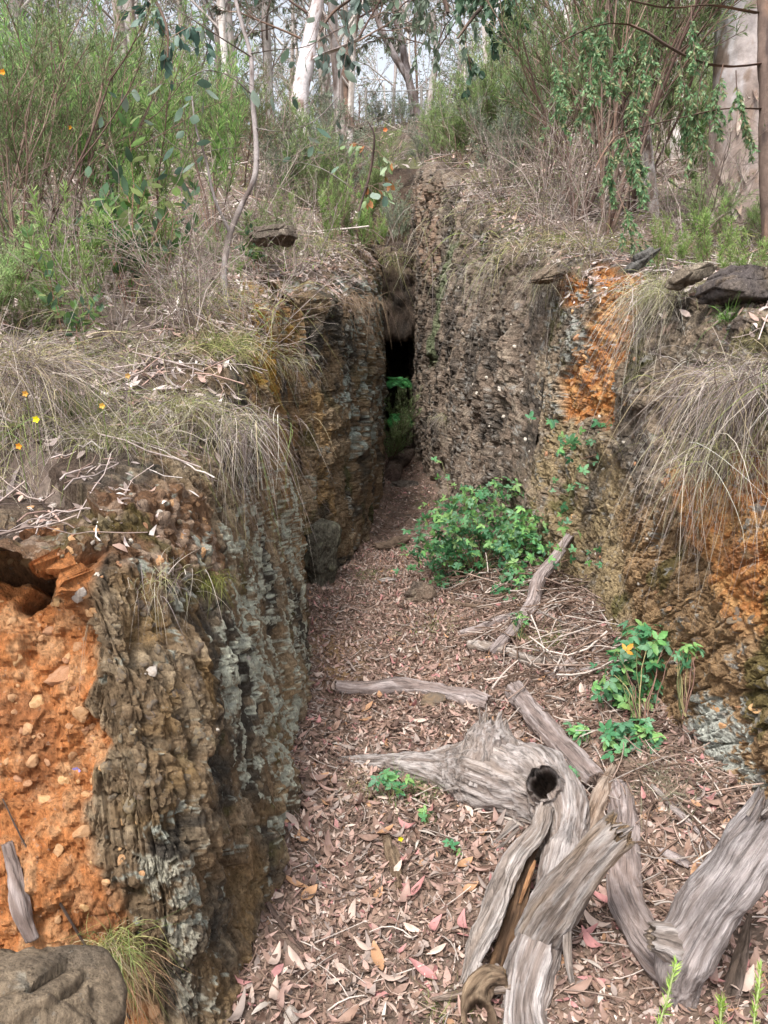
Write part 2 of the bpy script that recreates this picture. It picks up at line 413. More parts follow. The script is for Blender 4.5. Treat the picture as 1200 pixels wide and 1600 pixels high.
# --- left wall, near block
sj = s_at_y(cL, 5.0)
sl = samples(cL, 0, sj, .0026, lambda y: 1.0 if y < 1.75 else min(1 + (y - 1.75) * .9, 2.6))
ql = np.r_[np.linspace(-.12, 2.1, 400), np.linspace(2.12, 2.45, 12)]
w = Wall(cL, sl, ql); WL = w
p = w.P.reshape(-1, 3); sh = w.P.shape[:2]
orange = w.zone([(-80, 840), (60, 860), (170, 850), (160, 1000), (130, 1100), (170, 1160), (150, 1260), (60, 1260), (-80, 1240)], soft=.02, wob=.06, seed=41)
orange2 = w.zone([(-80, 1230), (120, 1240), (150, 1330), (210, 1480), (240, 1620), (-80, 1620)], soft=.03, wob=.08, seed=42)
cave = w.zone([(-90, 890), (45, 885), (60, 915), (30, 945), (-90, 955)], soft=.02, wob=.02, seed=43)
rubble = w.zone([(-80, 740), (330, 760), (360, 900), (190, 900), (150, 850), (-80, 850)], soft=.05, wob=.06, seed=44)
rustcol = w.zone([(180, 880), (330, 860), (330, 1040), (300, 1240), (190, 1260)], soft=.05, wob=.1, seed=45)
lich = w.zone([(372, 720), (470, 760), (490, 1100), (455, 1300), (410, 1330), (330, 1120), (340, 900)], soft=.06, wob=.08, seed=46)
lich2 = w.zone([(205, 1320), (300, 1310), (300, 1440), (345, 1570), (280, 1590), (250, 1450)], soft=.02, wob=.03, seed=47)
ochre = w.zone([(395, 440), (470, 470), (500, 620), (480, 900), (440, 830), (390, 620)], soft=.05, wob=.1, seed=48)
yellow = w.zone([(390, 440), (440, 450), (450, 640), (400, 600)], soft=.04, wob=.05, seed=49)
thin = (.5 * math.pi) ; yy = p[:, 1]
side = ss(1.42, 1.65, yy)      # the face along the path
st = [(math.radians(14), 6, 15, .012, .010, 51, lambda s, z: 1 - .7 * side), (math.radians(84), 3.2, 22, .016, .016, 52, lambda s, z: .35 + .65 * side),
      (math.radians(78), 1.6, 5.0, .034, .016, 53, 1.0), (math.radians(82), 9, 48, .005, .007, 54, 1.0), (math.radians(-30), 3.5, 9, .012, .010, 55, 1.0)]
dd, cid = relief(w.P, w.s, st); dd = dd.ravel(); cid = cid.ravel() / (1.7 + 1)
soil = np.clip(orange + orange2, 0, 1)
f1, e, c2, _ = worley(p * 24, 60); f1b, eb, c3, _ = worley(p * 9, 61)
f1c, ec, c4, _ = worley(p * 60, 59); soil_d = .010 * (c2 - .5) * 2 * ss(.0, .2, e) + .005 * (c4 - .5) * 2 + .02 * (ss(0, .35, .7 - f1b) * (c3 > .55)) + .02 * fbm(p * 8, 3, 62) + .012 * fbm(p * 30, 3, 63)
f1r, er, cr, _ = worley(p * 30, 64)
rub_d = .018 * ss(.1, .6, .62 - f1r + .2) * (cr > .3) + .015 * fbm(p * 18, 3, 65)
disp = dd * (1 - soil) * (1 - .7 * rubble) + soil * (soil_d - .05 * orange) + rubble * (1 - soil) * rub_d
disp = disp + common(p) + .012 * fbm(p * 12, 4, 67, gain=.6) + .004 * fbm(p * 60, 2, 68)
disp = disp - .16 * cave - .035 * ss(.2, .9, fbm(p * 5, 2, 69)) * (1 - soil)
disp = disp * (1 - ss(.08, .32, w.over.ravel()) * .92)
c = rock_colour(p, BROWN, DARK, TAN, 71, cid)
c = mixc(c, OCHRE, .55 * rustcol * ss(-.2, .4, fbm(p * 9, 3, 72))); c = mixc(c, (.30, .17, .07), .75 * ochre * ss(-.3, .3, fbm(p * 7, 3, 73)))
c = mixc(c, (.42, .22, .03), .8 * yellow * ss(-.2, .3, fbm(p * 10, 3, 74)))
low = ss(.5, .1, p[:, 2]) * side
c = mixc(c, OCHRE, .45 * low * ss(-.1, .3, fbm(p * 6, 3, 75)))
n = fbm(p * 20, 4, 76, gain=.6); co = mixc(ORANGE, ORANGE_L, ss(-.2, .4, n + .5 * (c2 - .5))); co = mixc(co, (.30, .12, .05), .7 * ss(.15, .5, fbm(p * 5, 3, 77)))
c = mixc(c, co, soil); cru = mixc((.20, .10, .05), (.42, .30, .22), ss(.4, .9, cr)); c = mixc(c, cru, rubble * (1 - soil) * .8)
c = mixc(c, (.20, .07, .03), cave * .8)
c = mixc(c, MOSS, .6 * ss(.30, .5, fbm(p * 6, 4, 78, gain=.65)) * (1 - soil))
c, lw = lichen(c, p, lich * .95, 80, fr=20, thr=.10, colr=(.56, .57, .46)); c, lw2 = lichen(c, p, lich2, 81, fr=22, thr=-.04, colr=(.46, .43, .34)); 
c, lw3 = lichen(c, p, (1 - soil) * .58, 82, fr=18, thr=.26, colr=(.42, .43, .36))
disp = disp + .003 * (lw + lw2)
soiltop = ss(.1, .35, w.over.ravel()); c = mixc(c, (.12, .085, .065), soiltop)
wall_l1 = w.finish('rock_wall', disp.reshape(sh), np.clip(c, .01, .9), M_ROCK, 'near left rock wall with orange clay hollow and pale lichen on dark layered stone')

# --- left wall, further block
sl = samples(cL, sj - .12, cL[0][-1], .0032, lambda y: 1.0 if y < 5.7 else 2.6)
ql = np.r_[np.linspace(-.12, 3.7, 330), np.linspace(3.73, 4.1, 10)]
w = Wall(cL, sl, ql); WL2 = w; p = w.P.reshape(-1, 3); sh = w.P.shape[:2]
lich = w.zone([(520, 430), (600, 450), (600, 640), (560, 720), (530, 640)], soft=.1, wob=.1, seed=90)
ochre = w.zone([(480, 560), (520, 560), (530, 900), (490, 900)], soft=.08, wob=.1, seed=91)
st = [(math.radians(8), 1.8, 13, .022, .016, 92, 1.0), (math.radians(84), .8, 3.2, .07, .035, 93, 1.0), (math.radians(85), 4, 22, .012, .012, 94, 1.0)]
dd, cid = relief(w.P, w.s, st); cid = cid.ravel() / 3
disp = dd.ravel() + common(p) + .015 * fbm(p * 9, 4, 96, gain=.6) + .006 * fbm(p * 40, 2, 97)
disp = disp * (1 - ss(.08, .32, w.over.ravel()) * .92)
c = rock_colour(p, BROWN, DARK, TAN, 98, cid)
c = mixc(c, OCHRE, .6 * ochre * ss(-.2, .4, fbm(p * 8, 3, 99))); c = mixc(c, MOSS, .6 * ss(.1, .35, fbm(p * 3, 3, 100)) * ss(2.2, .3, p[:, 2]))
c, _ = lichen(c, p, lich * .9, 101, fr=16, thr=.12, colr=(.33, .37, .33)); c, _ = lichen(c, p, lich * 0 + .6, 102, fr=16, thr=.22, colr=(.34, .34, .30))
c = mixc(c, (.12, .085, .065), ss(.1, .35, w.over.ravel()))
wall_l2 = w.finish('rock_wall', disp.reshape(sh), np.clip(c, .01, .9), M_ROCK_FLAT, 'far left rock wall of ledges and columns narrowing the dark gap')

# --- right wall, near part
sj = s_at_y(cR, 5.2)
sl = samples(cR, 0, sj, .0026, lambda y: 1.0 if y < 3 else min(1 + (y - 3) * .35, 1.8))
ql = np.r_[np.linspace(-.12, 2.35, 420), np.linspace(2.37, 2.7, 12)]
w = Wall(cR, sl, ql); WR = w; p = w.P.reshape(-1, 3); sh = w.P.shape[:2]
clay = w.zone([(935, 405), (1010, 430), (1000, 520), (975, 610), (960, 665), (880, 650), (870, 600), (900, 540), (930, 470)], soft=.03, wob=.07, seed=111)
clay2 = w.zone([(860, 425), (915, 420), (905, 470), (870, 480)], soft=.03, wob=.04, seed=112)
clay3 = w.zone([(1040, 740), (1300, 700), (1300, 1040), (1150, 960), (1080, 860)], soft=.05, wob=.1, seed=113)
clay4 = w.zone([(790, 440), (815, 440), (810, 520), (795, 520)], soft=.03, wob=.04, seed=110)
ochre = w.zone([(850, 640), (960, 650), (1010, 900), (960, 1010), (860, 960), (830, 800)], soft=.1, wob=.15, seed=114)
fol = w.zone([(960, 800), (1300, 760), (1300, 1400), (1000, 1300), (1000, 1000)], soft=.15, wob=.1, seed=115)
lich = w.zone([(1090, 1080), (1160, 1100), (1190, 1230), (1130, 1290), (1060, 1210)], soft=.04, wob=.06, seed=116)
grl = w.zone([(880, 420), (940, 440), (920, 600), (850, 680), (800, 640), (840, 480)], soft=.1, wob=.12, seed=117)
st = [(math.radians(-115), 3.0, 11, .022, .014, 121, lambda s, z: 1 - fol * .9), (math.radians(-118), 9, 34, .010, .010, 122, lambda s, z: 1 - .6 * fol),
      (math.radians(-42), 3.4, 24, .022, .022, 123, lambda s, z: fol * (1 - .4 * clay3)), (math.radians(-44), 8, 50, .007, .008, 124, lambda s, z: fol), (math.radians(5), 2.0, 4.0, .025, .01, 125, 1.0)]
dd, cid = relief(w.P, w.s, st); cid = cid.ravel() / 3; dd = (dd * ss(0, .35, w.s[-1] - w.s)[:, None]).ravel()
soil = np.clip(clay + clay2 + clay4, 0, 1)
f1, e, c2, _ = worley(p * np.array([18, 18, 40]), 131); f1r, er, cr, _ = worley(p * 38, 132)
soil_d = -.05 + .012 * (c2 - .5) * 2 + .03 * fbm(p * np.array([7, 7, 14]), 4, 133, gain=.6)
peb = .010 * ss(.15, .7, .7 - f1r) * (cr > .5) * (1 - fol)
disp = dd * (1 - soil) + soil * soil_d + peb + common(p) + .016 * fbm(p * 11, 4, 135, gain=.65) + .005 * fbm(p * 55, 2, 136)
disp = disp - .04 * ss(.25, .8, fbm(p * 5, 2, 137)) * (1 - soil)
disp = disp * (1 - ss(.08, .32, w.over.ravel()) * .92)
c = rock_colour(p, (.27, .205, .145), (.11, .09, .07), (.44, .35, .25), 141, cid)
c = mixc(c, (.40, .30, .16), .75 * ochre * ss(-.35, .2, fbm(p * 6, 4, 142, gain=.6)))
cf = mixc((.40, .26, .14), (.22, .145, .08), ss(-.2, .4, fbm(p * 7, 4, 143, gain=.6))); cf = mixc(cf, (.42, .26, .13), .6 * ss(.5, .9, cid * 2)); c = mixc(c, cf, fol * .85)
n = fbm(p * 18, 4, 144, gain=.6); co = mixc((.50, .20, .06), (.60, .34, .14), ss(-.1, .4, n)); co = mixc(co, (.28, .12, .05), .8 * ss(.1, .4, fbm(p * np.array([4, 4, 9]), 3, 145)))
c = mixc(c, co, np.clip(soil + clay3 * .95 * ss(-.5, .0, n), 0, 1))
c = mixc(c, (.38, .34, .29), .7 * (cr > .72) * ss(.5, .2, f1r) * (1 - fol) * (1 - soil))
c = mixc(c, MOSS, .7 * ss(.25, .4, fbm(p * 4, 4, 146, gain=.6)) * (1 - soil))
c, _ = lichen(c, p, lich, 147, fr=16, thr=-.12, colr=(.52, .53, .47)); c, _ = lichen(c, p, grl * .9, 148, fr=20, thr=.18, colr=(.36, .36, .32)); c, _ = lichen(c, p, (1 - soil) * .6, 149, fr=22, thr=.2, colr=(.36, .34, .30))
c = mixc(c, (.12, .085, .065), ss(.1, .35, w.over.ravel()))
wall_r1 = w.finish('rock_wall', disp.reshape(sh), np.clip(c, .01, .9), M_ROCK_STEEP, 'near right rock wall with orange clay seam and slanting ochre layers')

# --- right wall, far part
sl = samples(cR, sj - .12, cR[0][-1], .0030, lambda y: 1.8)
ql = np.r_[np.linspace(-.12, 4.8, 380), np.linspace(4.83, 5.2, 8)]
w = Wall(cR, sl, ql); WR2 = w; p = w.P.reshape(-1, 3); sh = w.P.shape[:2]
gstr = w.zone([(700, 380), (715, 380), (690, 470), (678, 570), (664, 570), (672, 500), (685, 440)], soft=.05, wob=.05, seed=151)
rust = w.zone([(650, 290), (690, 290), (685, 450), (660, 460)], soft=.1, wob=.15, seed=152)
st = [(math.radians(-96), 1.0, 3.6, .045, .03, 153, 1.0), (math.radians(-100), 3.5, 15, .022, .016, 154, 1.0), (math.radians(20), 5, 9, .015, .01, 155, 1.0)]
dd, cid = relief(w.P, w.s, st); cid = cid.ravel() / 3; dd = (dd * ss(.1, .5, w.s - w.s[0])[:, None]).ravel()
f1r, er, cr, _ = worley(p * 26, 156)
disp = dd + .012 * ss(.15, .7, .7 - f1r) * (cr > .5) + common(p) + .02 * fbm(p * 8, 4, 158, gain=.65) + .008 * fbm(p * 34, 2, 159)
disp = disp - .06 * ss(.25, .8, fbm(p * 3.5, 2, 160)); disp = disp * (1 - ss(.08, .32, w.over.ravel()) * .92)
c = rock_colour(p, (.225, .17, .13), (.09, .073, .06), (.38, .31, .24), 161, cid)
c = mixc(c, (.36, .24, .17), .75 * rust * ss(-.3, .3, fbm(p * 12, 3, 162))); c = mixc(c, (.30, .27, .24), .6 * (cr > .75) * ss(.5, .2, f1r))
c = mixc(c, (.17, .20, .11), .85 * gstr); c, _ = lichen(c, p, c[:, 0] * 0 + .62, 163, fr=18, thr=.22, colr=(.32, .30, .27))
c = mixc(c, (.12, .085, .065), ss(.1, .35, w.over.ravel()))
wall_r2 = w.finish('rock_wall', disp.reshape(sh), np.clip(c, .01, .9), M_ROCK_STEEP, 'far right rock wall of dark pebbly stone rising to the hilltop, green streak down it')

# ---------------------------------------------------------------- path floor and hillside
def axis(*seg):
    return np.unique(np.concatenate([np.linspace(a, b, n) for a, b, n in seg]))
xs = axis((-8, -1, 40), (-1, 2.0, 230), (2.0, 8, 40)); ys = axis((-8, 1, 40), (1, 3, 190), (3, 6, 150), (6, 15.5, 160))
Y, X = np.meshgrid(ys, xs, indexing='ij'); Z = floor_z(X, Y); p = np.stack([X, Y, Z], -1).reshape(-1, 3)
n1 = fbm(p * 5, 4, 171, gain=.6); n2 = fbm(p * 30, 3, 172)
c = mixc((.22, .155, .12), (.13, .095, .075), ss(-.3, .4, n1)) * (1 + .5 * n2)[:, None]
c = mixc(c, (.36, .22, .10), .7 * ss(.25, .0, np.abs(p[:, 0] + .25)) * ss(3.2, 3.5, p[:, 1]) * ss(4.4, 4.0, p[:, 1]) * ss(-.3, .3, n1 + n2))
F = gridF(len(ys), len(xs))[:, ::-1]
path = obj('path', mesh('path', p, F[:, ::-1] if False else F[:, ::-1], M_EARTH, np.clip(c, .01, .8))); tag(path, 'trodden earth path along the floor of the cutting', None, None, 'structure')
collide(p, len(ys), len(xs), 2)

xs = axis((-160, -14, 24), (-14, -3, 50), (-3, 3.2, 150), (3.2, 14, 50), (14, 160, 24)); ys = axis((-1.4, 1, 14), (1, 6, 120), (6, 15, 110), (15, 30, 60), (30, 260, 40))
Y, X = np.meshgrid(ys, xs, indexing='ij'); z, d = hill(X, Y)
z = np.where(d < .30, np.minimum(z, -1.0), z); p = np.stack([X.ravel(), Y.ravel(), z], -1)
n1 = fbm(p * 1.2, 4, 173, gain=.6); n2 = fbm(p * 9, 3, 174)
c = mixc((.15, .11, .09), (.10, .075, .06), ss(-.3, .4, n1)); c = mixc(c, (.21, .17, .14), .6 * ss(0, .4, n2)); c = mixc(c, (.10, .11, .05), .7 * ss(8, 16, p[:, 1]) * ss(-.2, .2, n1))
hillside = obj('hillside', mesh('hillside', p, gridF(len(ys), len(xs))[:, ::1], M_EARTH, np.clip(c, .01, .8))); tag(hillside, 'sloping bush hillside either side of the cutting', None, None, 'structure')
dz = np.where(d < .30, -1, z)
collide(p, len(ys), len(xs), 1)

# rock bridging the far end of the cutting
m, n = 120, 110
a = np.linspace(0, 1, m)[:, None] * np.ones((1, n)); th = np.linspace(0, 2 * math.pi, n, endpoint=False)[None, :] * np.ones((m, 1))
cy_, cz_ = 13.25, 2.35
rr_ = 1 / np.maximum(np.abs(np.cos(th)) / 1.2, np.abs(np.sin(th)) / .72)
P = np.stack([-.55 + 1.5 * a, cy_ + rr_ * np.cos(th), cz_ + rr_ * np.sin(th) + .12 * np.sin(a * 3)], -1)
p = P.reshape(-1, 3); f1, e, cid, cv = worley(p * np.array([2, 3, 6]), 181)
nn = np.stack([a * 0, np.cos(th), np.sin(th)], -1).reshape(-1, 3)
p = p + nn * (.07 * (cid - .5) * 2 - .04 * (1 - ss(0, .15, e)) + .06 * fbm(p * 5, 4, 182, gain=.6))[:, None]
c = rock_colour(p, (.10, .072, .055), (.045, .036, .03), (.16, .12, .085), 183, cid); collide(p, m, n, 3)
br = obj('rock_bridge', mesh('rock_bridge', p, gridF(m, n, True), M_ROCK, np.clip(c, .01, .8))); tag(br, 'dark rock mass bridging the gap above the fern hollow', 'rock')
# closing face behind the hollow
m, n = 40, 90
X, Z = np.meshgrid(np.linspace(-1.2, 1.6, m), np.linspace(-.3, 4.7, n), indexing='ij'); p = np.stack([X, X * 0 + 14.5, Z], -1).reshape(-1, 3)
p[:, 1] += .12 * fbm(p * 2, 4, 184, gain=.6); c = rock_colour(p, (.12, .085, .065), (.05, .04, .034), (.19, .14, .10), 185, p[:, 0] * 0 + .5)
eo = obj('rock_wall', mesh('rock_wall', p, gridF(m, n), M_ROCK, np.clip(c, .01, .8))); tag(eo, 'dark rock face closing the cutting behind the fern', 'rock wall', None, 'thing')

BVH = BVHTree.FromPolygons(np.concatenate(BV).tolist(), np.concatenate(BF).tolist())
def hit(px, py, default=6.0):
    d = ray(px, py); r = BVH.ray_cast(Vector(CAM), Vector(d))
    if r[0] is None: return at(px, py, default), np.array([0, 0, 1.0])
    n = np.array(r[1]); n = -n if n.dot(d) > 0 else n
    return np.array(r[0]), n
def drop(x, y, z0=30):
    r = BVH.ray_cast(Vector((x, y, z0)), Vector((0, 0, -1)))
    if r[0] is None: return np.array([x, y, float(hill([x], [y])[0][0])]), np.array([0, 0, 1.0])
    n = np.array(r[1]); return np.array(r[0]), n * np.sign(n[2] or 1)
# ---------------------------------------------------------------- shape builders
def unit(v): v = np.asarray(v, float); return v / (np.linalg.norm(v, axis=-1, keepdims=True) + 1e-12)
def perp(d, ref=None):
    """a unit vector square to each d"""
    r = rng.normal(size=d.shape) if ref is None else np.broadcast_to(ref, d.shape) + rng.normal(size=d.shape) * .05
    return unit(r - (r * d).sum(-1, keepdims=True) * d)
def strips(pos, d, up, L, Wd, bend, col, K=4, prof=None, cup=0, center=False):
    """many leaves or blades: K stations along each, 2 (or 3, cupped) vertices across"""
    n = len(pos); t = np.linspace(0, 1, K); side = unit(np.cross(d, up))
    prof = prof if prof is not None else np.sin(np.pi * np.clip(t, .02, .98)) ** .8
    off = t - (.5 if center else 0)
    C = pos[:, None] + d[:, None] * (L[:, None, None] * off[None, :, None]) + up[:, None] * (bend[:, None, None] * L[:, None, None] * ((t - .0) ** 2 if not center else (4 * (t - .5) ** 2))[None, :, None])
    sd = side[:, None] * (Wd[:, None, None] * .5 * prof[None, :, None])
    if cup:
        md = C - up[:, None] * (Wd[:, None, None] * cup * prof[None, :, None]); V = np.stack([C - sd, md, C + sd], 2); k = 3
    else: V = np.stack([C - sd, C + sd], 2); k = 2
    V = V.reshape(n, K * k, 3); f = gridF(K, k); F = (f[None] + (np.arange(n) * K * k)[:, None, None]).reshape(-1, 4)
    return V.reshape(-1, 3), F, np.repeat(col, K * k, 0)
def blades(root, d, L, Wd, droop, col, K=7, tipcol=None, wob=.06):
    n = len(root); t = np.linspace(0, 1, K)[None, :, None]
    lat = perp(d) * (rng.normal(size=(n, 1)) * wob)
    C = root[:, None] + d[:, None] * (L[:, None, None] * t) + lat[:, None] * (L[:, None, None] * t * t) + np.array([0, 0, -1.]) * (L * droop)[:, None, None] * t * t
    tk = rng.uniform(.3, .8, (n, 1, 1)); kd = (rng.random((n, 1, 1)) < .35) * (rng.normal(size=(n, 1, 3)) * .55 + [0, 0, -.35]); C = C + np.maximum(t - tk, 0) * L[:, None, None] * kd
    T = unit(np.gradient(C, axis=1)); sd = perp(T[:, K // 2]); sd = sd[:, None] * (Wd[:, None, None] * .5 * (1 - .85 * t ** 1.5))
    V = np.stack([C - sd, C + sd], 2).reshape(n, K * 2, 3); f = gridF(K, 2); F = (f[None] + (np.arange(n) * K * 2)[:, None, None]).reshape(-1, 4)
    tc = col if tipcol is None else tipcol
    cc = col[:, None] * (1 - t) + tc[:, None] * t; cc = np.repeat(cc[:, :, None], 2, 2).reshape(-1, 3)
    return V.reshape(-1, 3), F, cc
def tubes(P, R, col, ns=4):
    """P (B,K,3) polylines, R (B,K) radii"""
    B, K = R.shape; T = unit(np.gradient(P, axis=1)); u = perp(T[:, 0])[:, None] + T * 0; u = unit(u - (u * T).sum(-1, keepdims=True) * T); v = np.cross(T, u)
    th = np.arange(ns) * 2 * math.pi / ns
    V = P[:, :, None] + R[:, :, None, None] * (np.cos(th)[None, None, :, None] * u[:, :, None] + np.sin(th)[None, None, :, None] * v[:, :, None])
    f = gridF(K, ns, True); F = (f[None] + (np.arange(B) * K * ns)[:, None, None]).reshape(-1, 4)
    return V.reshape(-1, 3), F, np.repeat(np.broadcast_to(col, (B, 3)), K * ns, 0)
def spline(pts, m):
    """smooth curve through rows of pts (any columns)"""
    pts = np.asarray(pts, float); d = np.r_[0, np.cumsum(np.linalg.norm(np.diff(pts[:, :3], axis=0), axis=1))]
    P = np.concatenate([[2 * pts[0] - pts[1]], pts, [2 * pts[-1] - pts[-2]]]); out = []
    for s in np.linspace(0, d[-1], m):
        k = min(np.searchsorted(d, s, 'right') - 1, len(pts) - 2); t = (s - d[k]) / (d[k + 1] - d[k]); a, b, c, e = P[k:k + 4]
        out.append(.5 * ((2 * b) + (-a + c) * t + (2 * a - 5 * b + 4 * c - e) * t * t + (-a + 3 * b - 3 * c + e) * t ** 3))
    return np.array(out)
def pick(cols, n, w=None, var=.18):
    c = np.asarray(cols, float)[rng.choice(len(cols), n, p=None if w is None else np.array(w) / np.sum(w))]
    return np.clip(c * (1 + rng.normal(size=(n, 1)) * var), .01, .85)

GREYW = [(.50, .45, .43), (.26, .21, .185), (.36, .28, .22)]
def wood(pts, seed, name='limb', N=64, dens=150, grain=.0045, lump=.02, pal=GREYW, flat=1.0, up=(0, 0, 1), holes=(), jag=(.0, .0), tw=0.0, mat=None, hollow=(0, 0), brown=.3, flake=0):
    """a weathered log, root or slab: pts rows x,y,z,radius"""
    pts = np.asarray(pts, float); ln = np.linalg.norm(np.diff(pts[:, :3], axis=0), axis=1).sum(); M = int(max(10, ln * dens)); Q = spline(pts, M)
    C, R = Q[:, :3], np.maximum(Q[:, 3], .0015); T = unit(np.gradient(C, axis=0)); u = np.zeros_like(T); uu = np.cross(T[0], up); uu = unit(uu)
    for k in range(M): uu = unit(uu - uu.dot(T[k]) * T[k]); u[k] = uu
    v = np.cross(T, u); th = np.linspace(0, 2 * math.pi, N, endpoint=False); S_ = np.linspace(0, ln, M)
    TH = th[None] + tw * S_[:, None]
    rad = u[:, None] * np.cos(TH)[..., None] + v[:, None] * np.sin(TH)[..., None] * flat
    off = vn_line = rad * R[:, None, None]
    P = C[:, None] + off; p = P.reshape(-1, 3)
    cs = np.stack([np.cos(th)[None] * R[:, None] + 0 * TH, np.sin(th)[None] * R[:, None] + 0 * TH, S_[:, None] + 0 * TH], -1).reshape(-1, 3)
    wv = fbm(cs * np.array([9, 9, 5]), 3, seed)[:, None] * .03
    g1 = fbm((cs + wv) * np.array([55, 55, 3.2]), 4, seed + 1, gain=.65); g2 = fbm((cs + wv) * np.array([170, 170, 9]), 3, seed + 2)
    cr = ss(.25, .5, fbm((cs + wv) * np.array([38, 38, 2.0]), 3, seed + 6))
    big = fbm(p * 7, 3, seed + 3); Rr = np.repeat(R, N)
    dsp = np.minimum(Rr * .4, lump) * big + np.minimum(grain, Rr * .2) * (g1 * 1.6 + .5 * g2) - np.minimum(grain * 2.2, Rr * .25) * cr
    if flake:
        f1, e, cid, cv = worley(cs * np.array([26, 26, 7]), seed + 8); dsp = dsp + flake * ((cid - .5) * 1.2) * ss(0, .12, e) 
    nrm = unit(rad).reshape(-1, 3); hole = np.zeros(len(p)); push = np.zeros((len(p), 3))
    for (hc, hr, dp) in holes:
        if len(hc) == 2:      # where the photograph shows it, on the near side of the wood
            qx, qy, qd = proj(p); m = np.hypot(qx - hc[0], qy - hc[1]) < 9; hc = p[np.where(m)[0][np.argmin(qd[m])]] if m.any() else p[0]
        dd = np.linalg.norm(p - np.asarray(hc), axis=1) + .006 * fbm(p * 40, 3, seed + 4)
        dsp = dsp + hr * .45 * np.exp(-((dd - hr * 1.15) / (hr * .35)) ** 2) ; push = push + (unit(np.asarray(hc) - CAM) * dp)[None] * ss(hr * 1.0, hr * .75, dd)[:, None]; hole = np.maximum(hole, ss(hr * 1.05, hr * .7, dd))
    p = p + nrm * dsp[:, None] + push
    P = p.reshape(M, N, 3)
    for e, (jg, ho) in enumerate(zip(jag, hollow)):      # torn ends; hollow = inner depth
        k = max(3, int(.12 * M)); idx = np.arange(k) if e == 0 else np.arange(M - 1, M - 1 - k, -1); sg = -1 if e == 0 else 1
        j = jg * (fbm(np.stack([np.cos(th) * 2.5, np.sin(th) * 2.5, th * 0 + seed], 1), 3, seed + 5, gain=.7) + .35 * np.sign(np.cos(th * 9 + seed)) * rng.random(N))
        for q, kk in enumerate(idx): P[kk] += sg * T[idx[0]] * (j * (1 - q / k))[:, None]
    V = P.reshape(-1, 3); F = gridF(M, N, True)
    t1 = ss(-.35, .45, g1 + .4 * g2); c = mixc(pal[1], pal[0], t1); c = mixc(c, pal[2], brown * ss(-.1, .4, fbm(cs * np.array([12, 12, 2]), 3, seed + 7)))
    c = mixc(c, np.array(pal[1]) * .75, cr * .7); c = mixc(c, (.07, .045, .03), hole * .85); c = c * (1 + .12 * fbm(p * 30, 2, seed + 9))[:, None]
    c = np.c_[c, cs]; Vs, Fs, Cs = [V], [F], [c]; n = len(V)
    for e, ho in enumerate(hollow):
        if ho is None: continue                          # caps: sunk inwards, splintered
        ring = P[0] if e == 0 else P[-1]; cen = (C[0] if e == 0 else C[-1]); sg = 1 if e == 0 else -1; Tn = T[0] if e == 0 else T[-1]
        prev = np.arange(N) + (0 if e == 0 else (M - 1) * N)
        for q, (f, dp) in enumerate(((.84, .1), (.74, .6), (.55, .95), (.02, 1.0))):
            rr = cen + (ring - cen - ((ring - cen) @ Tn)[:, None] * Tn) * f + ((ring - cen) @ Tn)[:, None] * Tn * f * (1 - dp) + sg * Tn * ho * dp
            rr = rr + Tn * (rng.normal(size=(N, 1)) * min(.004, R[0 if e == 0 else -1] * .1))
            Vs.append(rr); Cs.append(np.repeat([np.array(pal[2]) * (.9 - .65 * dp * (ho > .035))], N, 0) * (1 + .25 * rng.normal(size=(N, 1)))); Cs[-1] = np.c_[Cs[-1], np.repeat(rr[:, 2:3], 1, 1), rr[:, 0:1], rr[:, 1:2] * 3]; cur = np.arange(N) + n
            a, b, c2, d2 = prev, np.roll(prev, -1), np.roll(cur, -1), cur
            Fs.append(np.stack([a, d2, c2, b] if e == 0 else [a, b, c2, d2], 1)); prev = cur; n += N
    Cs = np.concatenate(Cs); Cs[:, :3] = np.clip(Cs[:, :3], .01, .85); return np.concatenate(Vs), np.concatenate(Fs), Cs
def wpx(rows):
    """rows: px, py, depth, radius in photo pixels"""
    out = []
    for a, b, t, r in rows:
        if t is None:        # lies on what is there
            P, n = hit(a, b); t = (P - CAM) @ np.array([0, CP, -SP]); r = r * t / 1202.0; out.append((*(P + n * (r * .7 + (.007 if abs(n[2]) < .6 else 0))), r))
        else: out.append((*at(a, b, t), r * t / 1202.0))
    return out
def thing_mesh(name, parts_, mat, label, cat, group=None, smooth=True):
    V, F, C = join(parts_) if isinstance(parts_, list) else parts_
    b = np.array([(V[:, 0].min() + V[:, 0].max()) / 2, (V[:, 1].min() + V[:, 1].max()) / 2, V[:, 2].min()])
    o = obj(name, mesh(name, V - b, F, mat, C, smooth), loc=b); return tag(o, label, cat, group)
def part_mesh(name, vfc, mat, parent, smooth=True, label=None, kind=None):
    V, F, C = vfc; o = obj(name, mesh(name, V - np.array(parent.location), F, mat, C, smooth), parent); return tag(o, label, None, None, kind)

# ---------------------------------------------------------------- embedded and loose stones
def stone_mesh(seed, cols, n=14, flat=.6, m=9):
    th = np.linspace(0, 2 * math.pi, n, endpoint=False); ph = np.linspace(.001, math.pi - .001, m)
    PH, TH = np.meshgrid(ph, th, indexing='ij'); d = np.stack([np.sin(PH) * np.cos(TH), np.sin(PH) * np.sin(TH), np.cos(PH)], -1).reshape(-1, 3)
    k = np.random.default_rng(seed); pl = unit(k.normal(size=(9, 3))); h = k.uniform(.55, .95, 9)
    r = np.min(np.where(d @ pl.T > .15, h[None] / np.maximum(d @ pl.T, .15), 9), axis=1); r = np.minimum(r, 1.15)
    p = d * r[:, None]; p = p * (1 + .07 * fbm(p * 3, 3, seed))[:, None] * np.array([1, .8, flat])
    c = mixc(cols[0], cols[1], ss(-.3, .3, fbm(p * 4, 3, seed + 1)))
    return mesh('stone', p, gridF(m, n, True)[:, ::-1], M_STONE, c, smooth=False)
